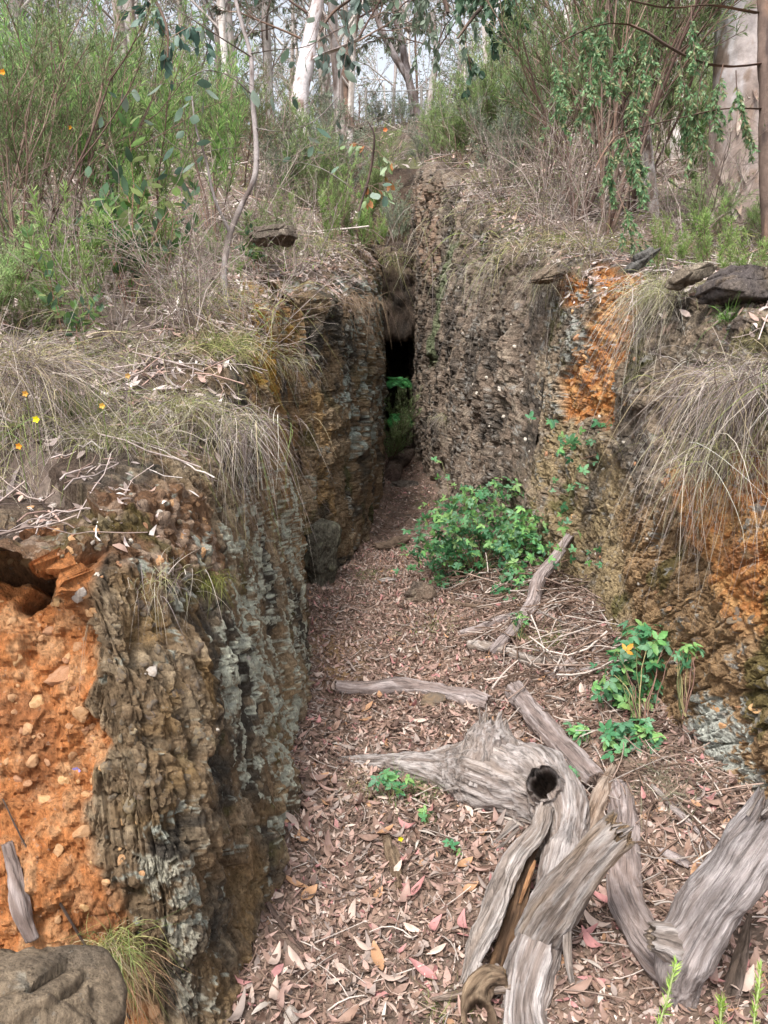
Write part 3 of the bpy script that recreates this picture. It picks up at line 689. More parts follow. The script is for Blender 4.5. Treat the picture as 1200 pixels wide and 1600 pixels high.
ST_O = [stone_mesh(200 + k, [(.60, .36, .20), (.50, .27, .13)], flat=.45) for k in range(4)]
ST_W = [stone_mesh(210 + k, [(.62, .56, .50), (.50, .42, .34)], flat=.6) for k in range(3)]
ST_G = [stone_mesh(220 + k, [(.17, .14, .11), (.26, .19, .12)], flat=.55) for k in range(4)]
def align(n, spin=None):
    q = Vector(n).to_track_quat('Z', 'Y'); e = q.to_matrix() @ Matrix.Rotation(rng.random() * 6.28 if spin is None else spin, 3, 'Z'); return e.to_euler()
def set_stone(kind, px, py, rpx, parent, sink=.0, sc=None):
    P, n = hit(px, py); t = (P - CAM) @ np.array([0, CP, -SP]); r = rpx * t / 1202
    me = kind[int(rng.integers(len(kind)))]; sink = sink - .08; o = obj('stone', me, parent, P - n * r * sink - np.array(parent.location), align(n), (r, r, r) if sc is None else tuple(r * np.array(sc))); return o
for (x, y, r) in [(92, 1055, 24), (125, 1120, 20), (60, 1095, 13), (40, 1140, 13), (110, 1180, 10), (30, 1030, 11), (75, 985, 9), (120, 1010, 9), (20, 970, 8), (90, 940, 8), (140, 960, 8), (55, 1190, 11),
                  (20, 1085, 10), (100, 1220, 10), (150, 1050, 7), (135, 1240, 10), (70, 1250, 12), (30, 1215, 9), (45, 880, 12), (80, 868, 10), (110, 858, 9), (20, 865, 11), (128, 888, 8), (160, 900, 8),
                  (130, 1300, 14), (90, 1330, 10), (185, 1345, 9), (165, 1380, 8), (215, 1520, 10), (240, 1580, 12), (130, 1420, 9), (205, 1480, 8)]:
    set_stone(ST_O, x + rng.normal() * 2, y, r, wall_l1, sink=.2)
for k in range(70):
    x, y = (rng.uniform(0, 165), rng.uniform(920, 1230)) if k < 45 else (rng.uniform(20, 230), rng.uniform(1240, 1590)); set_stone(ST_O, x, y, rng.uniform(3.5, 7), wall_l1, sink=.1)
for (x, y, r) in [(238, 1049, 15), (126, 929, 14), (152, 898, 6), (157, 934, 6), (275, 925, 6), (205, 845, 6), (300, 840, 5), (84, 790, 8), (385, 1030, 9), (340, 1140, 5), (60, 830, 6), (250, 800, 5), (145, 848, 5)]:
    set_stone(ST_W, x, y, r, wall_l1, sink=.1)
for k in range(60):
    set_stone(ST_G if k % 3 else ST_O, rng.uniform(10, 330), rng.uniform(770, 885), rng.uniform(4, 9), wall_l1, sink=.2)
for k in range(70):
    set_stone(ST_G, rng.uniform(170, 330), rng.uniform(920, 1290), rng.uniform(6, 14), wall_l1, sink=.45)
for k in range(75):
    u = rng.random(); set_stone(ST_G if u < .5 else (ST_W if u < .75 else ST_O), rng.uniform(850, 1040), rng.uniform(640, 1000), rng.uniform(2.5, 5), wall_r1, sink=.2)
for k in range(26):
    set_stone(ST_O, rng.uniform(890, 1000), rng.uniform(430, 640), rng.uniform(4, 9), wall_r1, sink=.3)
for k in range(50):
    set_stone(ST_O if k % 2 else ST_G, rng.uniform(1020, 1190), rng.uniform(830, 1260), rng.uniform(6, 15), wall_r1, sink=.35, sc=(1.2, .8, .4))
for k in range(60):
    u = rng.random(); set_stone(ST_W if u < .5 else ST_G, rng.uniform(690, 860), rng.uniform(420, 760), rng.uniform(2, 4.5), wall_r2, sink=.3)
def boulder(px, py, t, dims, rot, seed, cols, label, name='boulder', slab=0):
    m, n = 60, 90; ph = np.linspace(.001, math.pi - .001, m); th = np.linspace(0, 2 * math.pi, n, endpoint=False); PH, TH = np.meshgrid(ph, th, indexing='ij')
    d = np.stack([np.sin(PH) * np.cos(TH), np.sin(PH) * np.sin(TH), np.cos(PH)], -1).reshape(-1, 3)
    pw = 6 if slab else 3.2; r = (np.abs(d) ** pw).sum(1) ** (-1 / pw); p = d * r[:, None]
    k = np.random.default_rng(seed); pl = unit(k.normal(size=(14, 3))); h = k.uniform(.66, 1.0, 14)
    r2 = np.min(np.where(p @ pl.T > h, h / np.maximum(p @ pl.T, .1), 1), axis=1); p = p * r2[:, None]
    p = p * np.array(dims)[None]; f1, e, cid, cv = worley(p * np.array([6, 6, 22]), seed)
    p = p + d * (.012 * (cid - .5) * 2 + .02 * fbm(p * 6, 4, seed + 1, gain=.6) - .01 * (1 - ss(0, .14, e)))[:, None]
    c = mixc(cols[0], cols[1], ss(-.25, .3, fbm(p * 9, 4, seed + 2, gain=.65))); c = mixc(c, cols[2], .8 * ss(.2, .35, fbm(p * 16, 4, seed + 3, gain=.65)))
    o = obj(name, mesh(name, p, gridF(m, n, True)[:, ::-1], M_ROCK, c), None, at(px, py, t) if t else None, rot); return tag(o, label, 'rock')
R_ = math.radians
boulder(10, 1650, 1.18, (.17, .12, .16), (R_(10), R_(20), .5), 231, [(.34, .26, .18), (.19, .15, .11), (.46, .41, .33)], 'big brown boulder in the bottom left corner of the orange bank')
boulder(1165, 447, 2.95, (.16, .18, .085), (R_(-8), R_(6), .3), 232, [(.12, .10, .095), (.18, .145, .12), (.26, .20, .15)], 'dark flat-topped boulder on the rim above the right grass tussock', slab=1)
boulder(1080, 432, 3.15, (.10, .08, .03), (R_(-20), R_(-14), .2), 233, [(.30, .25, .19), (.20, .16, .12), (.4, .32, .24)], 'pale flat stone slab left of the dark rim boulder', slab=1)
boulder(1010, 405, 3.5, (.09, .10, .035), (R_(-15), R_(-30), .2), 234, [(.17, .16, .15), (.10, .09, .08), (.3, .3, .28)], 'tilted grey slab sticking out over the orange clay seam', slab=1)
boulder(1185, 510, 2.75, (.09, .10, .05), (0, R_(4), .3), 235, [(.24, .18, .13), (.14, .11, .09), (.45, .45, .40)], 'brown layered stone under the dark rim boulder', slab=1)
boulder(858, 430, 4.75, (.12, .1, .05), (R_(-5), R_(-20), .5), 236, [(.20, .15, .11), (.11, .09, .07), (.3, .24, .18)], 'brown ledge stone jutting from the right rim', slab=1)
boulder(652, 932, 5.0, (.11, .10, .09), (0, 0, .5), 237, [(.22, .16, .12), (.13, .10, .08), (.30, .24, .18)], 'rounded brown boulder at the foot of the bramble bush')
boulder(505, 870, 5.15, (.13, .12, .26), (0, R_(5), .1), 238, [(.14, .13, .10), (.09, .08, .06), (.20, .20, .14)], 'upright grey-green rock at the foot of the far left wall')
boulder(430, 365, 4.9, (.16, .14, .05), (R_(-12), R_(-8), .5), 239, [(.19, .15, .12), (.11, .09, .07), (.3, .25, .2)], 'brown ledge rock on the left rim beneath the twigs', slab=1)
boulder(632, 757, 9.2, (.20, .14, .05), (0, R_(-4), .2), 240, [(.15, .125, .105), (.09, .075, .065), (.2, .17, .14)], 'flat dark slab lying across the far path', slab=1)
boulder(60, 385, 6.0, (.5, .3, .1), (0, R_(-4), .2), 241, [(.24, .20, .18), (.16, .13, .11), (.34, .3, .27)], 'low grey rock half buried in the left bank', slab=1)
boulder(650, 640, 11.6, (.10, .12, .42), (R_(6), R_(-8), .2), 242, [(.13, .105, .085), (.07, .06, .05), (.2, .17, .14)], 'dark leaning slab beside the fern hollow', slab=1)
for (x, y, r, c, l) in [(454, 1592, 20, ST_W, 'pale quartz stone on the path at the bottom edge of the photo'), (648, 1105, 1, None, None)]:
    if c:
        P, n = hit(x, y); rr = r * 1.87 / 1202; o = obj('stone', c[0], None, P + [0, 0, rr * .2], (0, 0, .4), rr); tag(o, l, 'stone')
for (x, y, r, K, l) in [(678, 1098, 21, ST_G, 'tan stone tucked against the log across the path'), (840, 1190, 19, ST_O, 'ochre stone behind the knot hole stump'), (626, 1018, 8, ST_W, 'small pale stone in the middle of the path'),
                        (645, 1017, 7, ST_G, 'small brown pebble beside the pale path stone'), (723, 1033, 8, ST_G, 'grey pebble just below the short hollow log'), (560, 1030, 6, ST_W, 'tiny whitish pebble left of the path centre'),
                        (876, 1500, 12, ST_O, 'orange stone between the stump and the standing splinter')]:
    P, n = hit(x, y); t = (P - CAM) @ np.array([0, CP, -SP]); rr = r * t / 1202; o = obj('stone', K[0], None, P + [0, 0, rr * .15], (0, 0, rng.random() * 3), rr); tag(o, l, 'stone')

# ---------------------------------------------------------------- leaf litter
PINKS = [(.42, .275, .23), (.49, .375, .315), (.25, .16, .12), (.46, .22, .21), (.37, .295, .26), (.44, .25, .14), (.32, .21, .165), (.56, .49, .43), (.16, .10, .08)]
PINKS = [tuple(v * .9 for v in q) for q in PINKS]
PW = [5, 3, 5, 1.2, 4, .6, 6, .7, 5]
def ground_n(x, y, fz):
    e = .02; zx = (fz(x + e, y) - fz(x - e, y)) / (2 * e); zy = (fz(x, y + e) - fz(x, y - e)) / (2 * e); return unit(np.stack([-zx, -zy, np.ones_like(zx)], -1))
def litter(x, y, fz, Lr, Wr, lift=.012, tilt=.35, cols=PINKS, w=PW, K=4, bend=.2):
    n = len(x); z = fz(x, y); N_ = ground_n(x, y, fz); up = unit(N_ + rng.normal(size=(n, 3)) * tilt); d = perp(up)
    L = rng.uniform(*Lr, n); pos = np.stack([x, y, z], -1) + N_ * (rng.random((n, 1)) ** 1.5 * lift + .003)
    return strips(pos, d, up, L, L * rng.uniform(*Wr, n), rng.normal(size=n) * bend, pick(cols, n, w), K=K, center=True)
def path_pts(n, y0, y1, pw=1.0, fringe=.03):
    y = y0 + (y1 - y0) * rng.random(n) ** pw; xl = np.interp(y, cL[1][:, 1], cL[1][:, 0]); xr = np.interp(y, cR[1][:, 1], cR[1][:, 0])
    xl = np.maximum(xl, -1.0); xr = np.minimum(xr, 2.2); return xl - fringe + (xr - xl + 2 * fringe) * rng.random(n), y
LP = []
x, y = path_pts(13000, 1.2, 3.2); LP.append(litter(x, y, floor_z, (.010, .055), (.12, .5), bend=.25, tilt=.4))
x, y = path_pts(11000, 3.2, 6.0); LP.append(litter(x, y, floor_z, (.015, .055), (.22, .4), bend=.4))
x, y = path_pts(4000, 6.0, 14, fringe=.0); LP.append(litter(x, y, floor_z, (.02, .06), (.25, .4)))
x, y = path_pts(30000, 1.2, 6, 1.3); LP.append(litter(x, y, floor_z, (.008, .026), (.15, .5), K=3, cols=[(.38, .26, .20), (.22, .15, .11), (.52, .42, .36), (.13, .09, .07)], w=[4, 4, 2, 3]))   # broken bits
# bare trodden strip keeps fewer big leaves: bits only
x = rng.uniform(-5, 5, 2500); y = rng.uniform(-4, 1.3, 2500); LP.append(litter(x, y, floor_z, (.03, .08), (.2, .34)))
V, F, C = join(LP)
tag(obj('leaf_litter', mesh('leaf_litter', V, F, M_LITTER, C)), 'dry pink and brown gum leaves covering the path floor', 'leaf litter', None, 'stuff')
# the largest leaves, one by one
LM = []
for k in range(14):
    n1 = 1;  L = np.array([1.0]); v, f, c = strips(np.zeros((1, 3)), np.array([[1., 0, 0]]), np.array([[0, 0, 1.]]), L, np.array([rng.uniform(.14, .46)]), np.array([rng.uniform(-.1, .35)]), pick([PINKS[i] for i in (0, 0, 1, 1, 3, 4, 5, 6, 6, 7, 2, 0, 1, 8)][k:k + 1], 1), K=7, cup=.18 * rng.choice([-1, 1]), center=True)
    v[:, 1] += .10 * rng.normal() * (v[:, 0] * 2) ** 2; c = c * (1 + .12 * rng.normal(size=(len(c), 1))); LM.append(mesh('leaf', v, f, M_LITTER, c))
cand = []
for k in range(1500):
    yy_ = 1.45 + 2.2 * rng.random() ** 1.6; xr = np.interp(yy_, cR[1][:, 1], cR[1][:, 0]); xl = np.interp(yy_, cL[1][:, 1], cL[1][:, 0]); xx = rng.uniform(max(xl, -.5), min(xr, 1.3)); cand.append((xx, yy_))
cand = np.array(cand); zc = floor_z(cand[:, 0], cand[:, 1]); pxx, pyy, dp = proj(np.c_[cand, zc]); ok = (pxx > 330) & (pxx < 1200) & (pyy < 1600); cand, zc = cand[ok], zc[ok]
Nn = ground_n(cand[:, 0], cand[:, 1], floor_z)
for k in range(min(290, len(cand))):
    up = unit(Nn[k] + rng.normal(size=3) * .22); L = rng.uniform(.05, .095)
    obj('leaf', LM[int(rng.integers(14))], path, (cand[k][0], cand[k][1], zc[k] + .014 + .006 * rng.random()), align(up), L)
# litter on the banks
def hz(x, y): return hill(x, y)[0]
def bank_pts(n, x0, x1, y0, y1, dmin=.32):
    x = rng.uniform(x0, x1, n); y = rng.uniform(y0, y1, n); z, d = hill(x, y); m = d > dmin; return x[m], y[m]
LB = []
BC = [(.50, .41, .38), (.34, .27, .24), (.62, .55, .51), (.20, .15, .13), (.45, .30, .25), (.33, .27, .25)]
x, y = bank_pts(13000, -3.2, 3.4, 1.5, 5); LB.append(litter(x, y, hz, (.03, .08), (.15, .35), lift=.03, tilt=.5, cols=BC, w=[4, 4, 2, 3, 2, 3]))
x, y = bank_pts(12000, -6, 6, 4, 10); LB.append(litter(x, y, hz, (.05, .12), (.12, .35), lift=.04, tilt=.5, cols=BC, w=[4, 4, 2, 3, 2, 3], K=3))
x, y = bank_pts(9000, -12, 12, 9, 22); LB.append(litter(x, y, hz, (.10, .25), (.10, .35), lift=.05, tilt=.5, cols=BC, w=[4, 4, 2, 3, 2, 3], K=3))
# the worn rim itself: litter lies on the rolled-over edge of the rock
xr_, yr_ = rng.uniform(-2.6, 2.6, 26000), rng.uniform(1.25, 9, 26000); dr_, _z = rimdist(xr_, yr_); m_ = (dr_ > .02) & (dr_ < .42); xr_, yr_ = xr_[m_][:5200], yr_[m_][:5200]
Pn = [drop(x_, y_) for x_, y_ in zip(xr_, yr_)]; Pr = np.array([q[0] for q in Pn]); Nr = np.array([q[1] for q in Pn]); m_ = (Nr[:, 2] > .45) & (Pr[:, 2] > .4); Pr, Nr = Pr[m_], Nr[m_]; n_ = len(Pr); up_ = unit(Nr + rng.normal(size=(n_, 3)) * .4)
L_ = rng.uniform(.015, .07, n_) * np.where(Pr[:, 1] < 2.3, .55, 1); LB.append(strips(Pr + Nr * .012, perp(up_), up_, L_, L_ * rng.uniform(.15, .5, n_), rng.normal(size=n_) * .25, pick(BC + [(.36, .24, .19)], n_), K=4, center=True))
V, F, C = join(LB); tag(obj('leaf_litter', mesh('leaf_litter', V, F, M_LITTER, C)), 'grey and mauve fallen leaves and bark scraps on the banks', 'leaf litter', None, 'stuff')
# twigs
def twigs(n, x, y, fz, Lr, rr, cols, lift=.01, tilt=.15):
    z = fz(x, y); n = len(x); a = rng.random(n) * 6.28; L = rng.uniform(*Lr, n); d = np.stack([np.cos(a), np.sin(a), rng.normal(size=n) * tilt], -1)
    N_ = ground_n(x, y, fz); d = unit(d - (d * N_).sum(-1, keepdims=True) * N_ * (1 - tilt)); K = 5; t = np.linspace(-.5, .5, K); lat = perp(d) * (rng.normal(size=(n, 1)) * .12)
    P = np.stack([x, y, z], -1)[:, None] + N_[:, None] * (rng.random((n, 1, 1)) * lift + .004) + d[:, None] * (L[:, None, None] * t[None, :, None]) + lat[:, None] * (L[:, None, None] * (4 * t ** 2)[None, :, None])
    R = rng.uniform(*rr, n)[:, None] * np.linspace(1, .6, K)[None]
    return tubes(P, R, pick(cols, n), 4)
TC = [(.30, .22, .18), (.18, .12, .09), (.42, .36, .32), (.12, .08, .06)]
x, y = path_pts(2600, 1.3, 7, 1.2); A = twigs(900, x, y, floor_z, (.02, .16), (.0008, .0028), TC, lift=.02)
x, y = bank_pts(2600, -4, 4, 1.6, 8); B = twigs(0, x, y, hz, (.08, .45), (.0015, .004), BC, lift=.10, tilt=.5)
x, y = bank_pts(1500, -9, 9, 7, 18); B2 = twigs(0, x, y, hz, (.3, 1.0), (.004, .010), BC, lift=.15, tilt=.5)
yy_ = rng.uniform(3.0, 5.6, 520); xx = np.interp(yy_, cR[1][:, 1], cR[1][:, 0]) - rng.random(520) ** 1.3 * .55; D_ = twigs(0, xx, yy_, floor_z, (.08, .4), (.0018, .006), TC, lift=.10, tilt=.35)
yy_ = rng.uniform(1.9, 3.0, 260); xx = np.interp(yy_, cR[1][:, 1], cR[1][:, 0]) - rng.random(260) * .5; D2 = twigs(0, xx, yy_, floor_z, (.06, .25), (.0015, .004), TC, lift=.05, tilt=.3)
k_ = rng.choice(n_, min(n_, 900), replace=False); a_ = rng.random(len(k_)) * 6.28; d_ = np.stack([np.cos(a_), np.sin(a_), rng.normal(size=len(k_)) * .3], -1); d_ = unit(d_ - (d_ * Nr[k_]).sum(-1, keepdims=True) * Nr[k_] * .8); l_ = rng.uniform(.05, .3, len(k_)); t_ = np.linspace(-.5, .5, 5)
E_ = tubes((Pr[k_] + Nr[k_] * .02)[:, None] + d_[:, None] * (l_[:, None, None] * t_[None, :, None]) + rng.normal(size=(len(k_), 5, 3)) * .006, rng.uniform(.001, .003, (len(k_), 1)) * np.ones((1, 5)), pick(BC, len(k_)), 4)
V, F, C = join([A, B, B2, D_, D2, E_]); tag(obj('twig_litter', mesh('twig_litter', V, F, M_TWIG, C)), 'tangled fallen twigs over the path edge and the banks', 'twigs', None, 'stuff')
# ---------------------------------------------------------------- the dead stump and logs on the path
LIGHTW = [(.54, .49, .465), (.28, .23, .20), (.40, .31, .24)]
BROWNW = [(.33, .24, .16), (.13, .085, .055), (.38, .25, .14)]
MAUVEW = [(.47, .40, .385), (.27, .21, .19), (.38, .28, .235)]
def group_thing(name, loc, label, cat): return empty(name, loc, label, cat)
st_ = group_thing('dead_stump', at(800, 1500, 2.05), 'gnarled grey dead stump with a round knot hole and torn limbs on the path', 'tree stump')
hc = at(851, 1222, 2.52)
part_mesh('trunk', wood(wpx([(528, 1190, 3.02, 5), (580, 1192, 3.0, 12), (640, 1196, 2.95, 24), (700, 1202, 2.9, 34), (755, 1208, 2.82, 60), (805, 1220, 2.75, 60), (848, 1234, 2.66, 54), (884, 1272, 2.52, 40), (884, 1325, 2.38, 36), (866, 1390, 2.25, 33), (848, 1450, 2.12, 32), (826, 1510, 2.0, 34), (814, 1575, 1.9, 38), (818, 1650, 1.82, 46)]), 301,
          N=150, dens=190, lump=.030, grain=.007, holes=[((850, 1224), .047, .17)], flake=.005, pal=GREYW, tw=.6, jag=(.02, 0)), M_WOOD, st_)
part_mesh('limb', wood(wpx([(760, 1215, 2.80, 55), (766, 1180, 2.80, 48), (768, 1150, 2.82, 36), (772, 1128, 2.84, 20)]), 302, N=90, dens=260, lump=.03, grain=.007, jag=(0, .05), hollow=(0, .02)), M_WOOD, st_, label='blunt gnarled top knob')
part_mesh('limb', wood(wpx([(838, 1470, 2.08, 34), (868, 1420, 2.02, 37), (905, 1370, 1.97, 34), (945, 1322, 1.93, 29), (970, 1298, 1.91, 26)]), 303, N=110, dens=260, lump=.012, grain=.0035, pal=[(.48, .44, .42), (.25, .20, .17), (.42, .29, .18)], brown=.75, jag=(0, .03), hollow=(0, .012)), M_WOOD, st_, label='smooth snapped branch stub with brown underside')
part_mesh('knot', wood(wpx([(862, 1240, 2.60, 36), (855, 1230, 2.54, 33), (850, 1224, 2.49, 27)]), 312, N=90, dens=500, lump=.012, grain=.004, jag=(0, .012), hollow=(None, None), pal=GREYW), M_WOOD, st_, label='round deep knot hole')
part_mesh('bark_slab', wood(wpx([(852, 1262, 2.45, 14), (838, 1300, 2.36, 17), (806, 1338, 2.28, 19), (785, 1385, 2.2, 19), (770, 1430, 2.1, 18), (745, 1480, 2.02, 16), (728, 1530, 1.95, 9)]), 304, N=70, dens=200, flat=.4, lump=.012, grain=.006, jag=(.02, .03), pal=LIGHTW), M_WOOD, st_, label='curled pale splinter of outer wood')
part_mesh('bark_slab', wood(wpx([(845, 1300, 2.40, 8), (822, 1345, 2.32, 11), (812, 1400, 2.22, 12), (790, 1470, 2.1, 15), (770, 1540, 1.98, 20)]), 305, N=50, dens=180, flat=.6, lump=.01, pal=[(.20, .12, .07), (.09, .055, .035), (.45, .22, .08)], jag=(.02, .02)), M_WOOD, st_, label='dark rotten inner wood')
part_mesh('root', wood(wpx([(655, 1244, 2.88, 5), (700, 1240, 2.85, 8), (740, 1256, 2.80, 9), (790, 1268, 2.72, 12), (840, 1276, 2.6, 16)]), 306, N=40, dens=180, flat=.55, pal=LIGHTW, jag=(.02, 0)), M_WOOD, st_)
part_mesh('root', wood(wpx([(690, 1262, 2.86, 5), (735, 1268, 2.83, 12), (780, 1288, 2.75, 15), (812, 1312, 2.62, 18), (846, 1345, 2.42, 22)]), 307, N=50, dens=180, pal=GREYW), M_WOOD, st_)
part_mesh('root', wood(wpx([(800, 1540, 1.93, 16), (765, 1546, 1.92, 13), (725, 1552, 1.92, 9), (676, 1562, 1.92, 3)]), 308, N=40, dens=220, flat=.6, pal=[(.38, .30, .25), (.2, .14, .1), (.3, .2, .13)], jag=(0, .01)), M_WOOD, st_)
part_mesh('root', wood(wpx([(790, 1528, 1.93, 14), (760, 1536, 1.93, 22), (745, 1575, 1.90, 30), (760, 1630, 1.85, 36)]), 309, N=60, dens=220, pal=BROWNW, brown=.7, holes=[(at(748, 1582, 1.84), .035, .05)]), M_WOOD, st_, label='brown rotten flank')
part_mesh('root', wood(wpx([(862, 1470, 2.07, 16), (868, 1500, 2.03, 13), (862, 1535, 1.98, 9)]), 310, N=30, dens=180, flat=.6, pal=GREYW, jag=(0, .02)), M_WOOD, st_)
part_mesh('splinter', wood(wpx([(836, 1345, 2.28, 2), (826, 1372, 2.24, 4), (812, 1412, 2.18, 2)]), 311, N=14, dens=180, pal=[(.55, .30, .15), (.35, .18, .09), (.5, .3, .15)]), M_WOOD, st_, label='orange splinter')

fl = group_thing('forked_log', at(1050, 1560, 1.92), 'thick forked grey log with flaking bark leaning out at the right edge', 'log')
part_mesh('trunk', wood(wpx([(1066, 1572, 1.93, 22), (1062, 1535, 1.92, 30), (1068, 1490, 1.89, 42), (1102, 1430, 1.85, 47), (1142, 1372, 1.81, 46), (1182, 1315, 1.78, 45), (1212, 1270, 1.76, 44)]), 320, N=150, dens=260, lump=.02, grain=.0018, flake=.0045, pal=[(.53, .48, .475), (.30, .255, .24), (.40, .31, .27)], jag=(.03, .05), hollow=(.01, .03)), M_WOOD, fl)
part_mesh('limb', wood(wpx([(968, 1236, 2.72, 22), (974, 1290, 2.55, 24), (974, 1350, 2.38, 25), (978, 1405, 2.24, 26), (1000, 1455, 2.1, 27), (1030, 1500, 1.99, 30), (1055, 1525, 1.94, 30)]), 321, N=80, dens=200, lump=.015, grain=.002, flake=.002, pal=MAUVEW), M_WOOD, fl)
part_mesh('knot', wood(wpx([(1058, 1476, 1.87, 30), (1034, 1468, 1.85, 24), (1014, 1464, 1.85, 20)]), 322, N=50, dens=400, lump=.006, pal=LIGHTW, jag=(0, .016), hollow=(0, .05)), M_WOOD, fl, label='short hollow branch collar')

dep_ = lambda x, y: float((hit(x, y)[0] - CAM) @ np.array([0, CP, -SP]))
T0, T1 = dep_(890, 838) - .03, dep_(768, 1020) - .04
T0 = max(T0, T1 + .02)
def log(name, rows, seed, label, cat='branch', **k):
    v = wood(wpx(rows), seed, **k); return thing_mesh(name, v, M_WOOD, label, cat)
log('log', [(520, 1080, None, 10), (560, 1084, None, 12), (620, 1080, None, 12), (660, 1082, None, 11), (700, 1091, None, 12), (735, 1099, None, 13), (768, 1107, None, 12)], 330, 'slender grey log lying right across the path', 'log', N=40, dens=120, hollow=(.02, .01), pal=MAUVEW, jag=(.01, .01))
log('log', [(806, 1085, None, 13), (828, 1115, None, 17), (862, 1156, None, 19), (905, 1200, None, 20), (936, 1232, None, 18)], 331, 'brown-grey log running down behind the stump', 'log', N=60, dens=140, pal=MAUVEW, flake=.003)
log('branch', [(x_, y_, min(t_, dep_(x_, y_) - (.04 if y_ < 900 else .13 if y_ < 1010 else .05)), r_) for x_, y_, t_, r_ in [(890, 838, T0, 8), (868, 872, T0 - .06, 9.5), (842, 905, T0 - .10, 10), (830, 945, T0 - .10, 10.5), (808, 978, T0 - .08, 10.5), (788, 1000, T1 + .0, 10), (768, 1020, T1, 8)]], 332, 'long bent grey branch leaning against the right wall', N=36, dens=110, pal=MAUVEW, jag=(.02, .02), lump=.008)
log('log', [(735, 1014, None, 8), (765, 1017, None, 9), (796, 1024, None, 8), (838, 1040, None, 8), (880, 1034, None, 6)], 333, 'short hollow grey log end beside the leaning branch', 'log', N=36, dens=120, hollow=(.04, 0), pal=LIGHTW)
log('branch', [(958, 1196, 2.75, 4), (948, 1222, 2.72, 10), (932, 1262, 2.62, 13), (915, 1305, 2.5, 12), (900, 1335, 2.4, 9)], 334, 'pale stripped branch between the stump and the forked log', N=36, dens=160, pal=[(.48, .38, .31), (.26, .18, .13), (.4, .28, .2)], jag=(.03, .01))
log('branch', [(893, 1142, 3.1, 4), (912, 1180, 3.0, 7), (928, 1215, 2.9, 8), (944, 1246, 2.82, 7)], 335, 'short grey branch resting on the log behind the stump', N=30, dens=140, pal=LIGHTW, jag=(.02, .01))
log('splinter', [(890, 1394, 2.0, 5), (888, 1440, 1.98, 6), (887, 1490, 1.97, 6), (892, 1530, 1.97, 5), (896, 1562, 1.97, 3)], 336, 'thin grey splinter of wood standing beside the stump', 'splinter', N=16, dens=160, flat=.5, pal=LIGHTW, jag=(.01, .01), lump=.004)
log('bark_strip', [(1172, 1430, 1.92, 4), (1160, 1480, 1.92, 9), (1148, 1530, 1.92, 14), (1136, 1565, 1.92, 10)], 337, 'dark split bark strip propped under the forked log', 'bark', N=24, dens=160, flat=.3, pal=[(.22, .17, .15), (.10, .075, .06), (.2, .14, .1)], jag=(.01, .02))
log('bark_strip', [(602, 1302, None, 5), (608, 1325, None, 9), (616, 1355, None, 10), (624, 1390, None, 6)], 338, 'rough brown bark piece lying on the open path', 'bark', N=30, dens=200, flat=.4, pal=BROWNW, jag=(.015, .02))
log('stick', [(664, 1348, None, 3), (700, 1358, None, 5), (745, 1360, None, 5), (800, 1354, None, 4)], 339, 'smooth reddish root stick lying left of the stump', 'stick', N=16, dens=120, pal=[(.36, .24, .19), (.2, .12, .09), (.3, .2, .15)])
log('stick', [(672, 1356, None, 2), (700, 1366, None, 3.5), (740, 1364, None, 3), (790, 1358, None, 2.5)], 340, 'thinner reddish stick beside the root stick left of the stump', 'stick', N=12, dens=120, pal=[(.36, .24, .19), (.2, .12, .09), (.3, .2, .15)])
log('stick', [(648, 1458, None, 3), (668, 1468, None, 5), (690, 1478, None, 4)], 341, 'short dark stick on the leaves left of the bark splinter', 'stick', N=16, dens=120, pal=[(.22, .15, .12), (.1, .07, .05), (.2, .14, .1)])
log('stick', [(415, 1408, None, 4), (440, 1448, None, 4), (474, 1488, None, 3)], 342, 'dark crooked stick at the foot of the left wall', 'stick', N=16, dens=120, pal=[(.16, .11, .09), (.08, .055, .045), (.16, .11, .09)])
log('branch', [(610, 752, None, 13), (620, 735, None, 12), (640, 720, None, 12), (648, 706, None, 9)], 343, 'dark log lying at the entrance of the fern hollow', N=30, dens=60, pal=[(.20, .15, .12), (.09, .065, .05), (.16, .11, .09)])
log('branch', [(582, 858, None, 6), (600, 860, None, 9), (622, 852, None, 8), (638, 846, None, 5)], 344, 'dark chunk of wood on the narrow part of the path', N=30, dens=80, pal=[(.22, .16, .12), (.1, .07, .05), (.2, .14, .1)])
log('stick', [(586, 912, None, 3), (605, 910, None, 5), (624, 908, None, 3)], 345, 'short stick lying left of the bramble bush foot', 'stick', N=16, dens=80, pal=GREYW)
log('stick', [(690, 940, None, 3), (730, 948, None, 4), (772, 952, None, 3)], 346, 'pale bare stick under the bramble bush', 'stick', N=16, dens=80, pal=[(.42, .32, .25), (.2, .14, .1), (.3, .2, .15)])
for k, (rows, l) in enumerate([([(720, 992, None, 4), (755, 985, None, 6), (800, 965, None, 5), (850, 960, None, 3)], 'curved brown root below the bramble bush'),
                               ([(850, 960, None, 3), (890, 975, None, 4), (925, 1010, None, 4), (940, 1060, None, 3)], 'arched brown root at the foot of the right wall'),
                               ([(840, 1030, None, 3), (880, 1050, None, 5), (925, 1048, None, 4)], 'brown stick in the twig heap by the right wall'),
                               ([(1020, 1230, None, 4), (1060, 1270, None, 6), (1100, 1310, None, 5), (1120, 1340, None, 3)], 'forked brown stick fallen along the right wall foot'),
                               ([(1055, 1260, None, 2), (1090, 1250, None, 2.5), (1125, 1240, None, 2)], 'thin side twig at the right wall foot'),
                               ([(1030, 1330, None, 4), (1060, 1345, None, 8), (1080, 1356, None, 5)], 'grey bark flake between forked log and right wall'),
                               ([(900, 1040, None, 9), (870, 1060, None, 8), (850, 1052, None, 4)], 'pale curled bark piece in the twig heap')]):
    log('stick', rows, 350 + k, l, 'stick', N=18, dens=100, pal=MAUVEW)
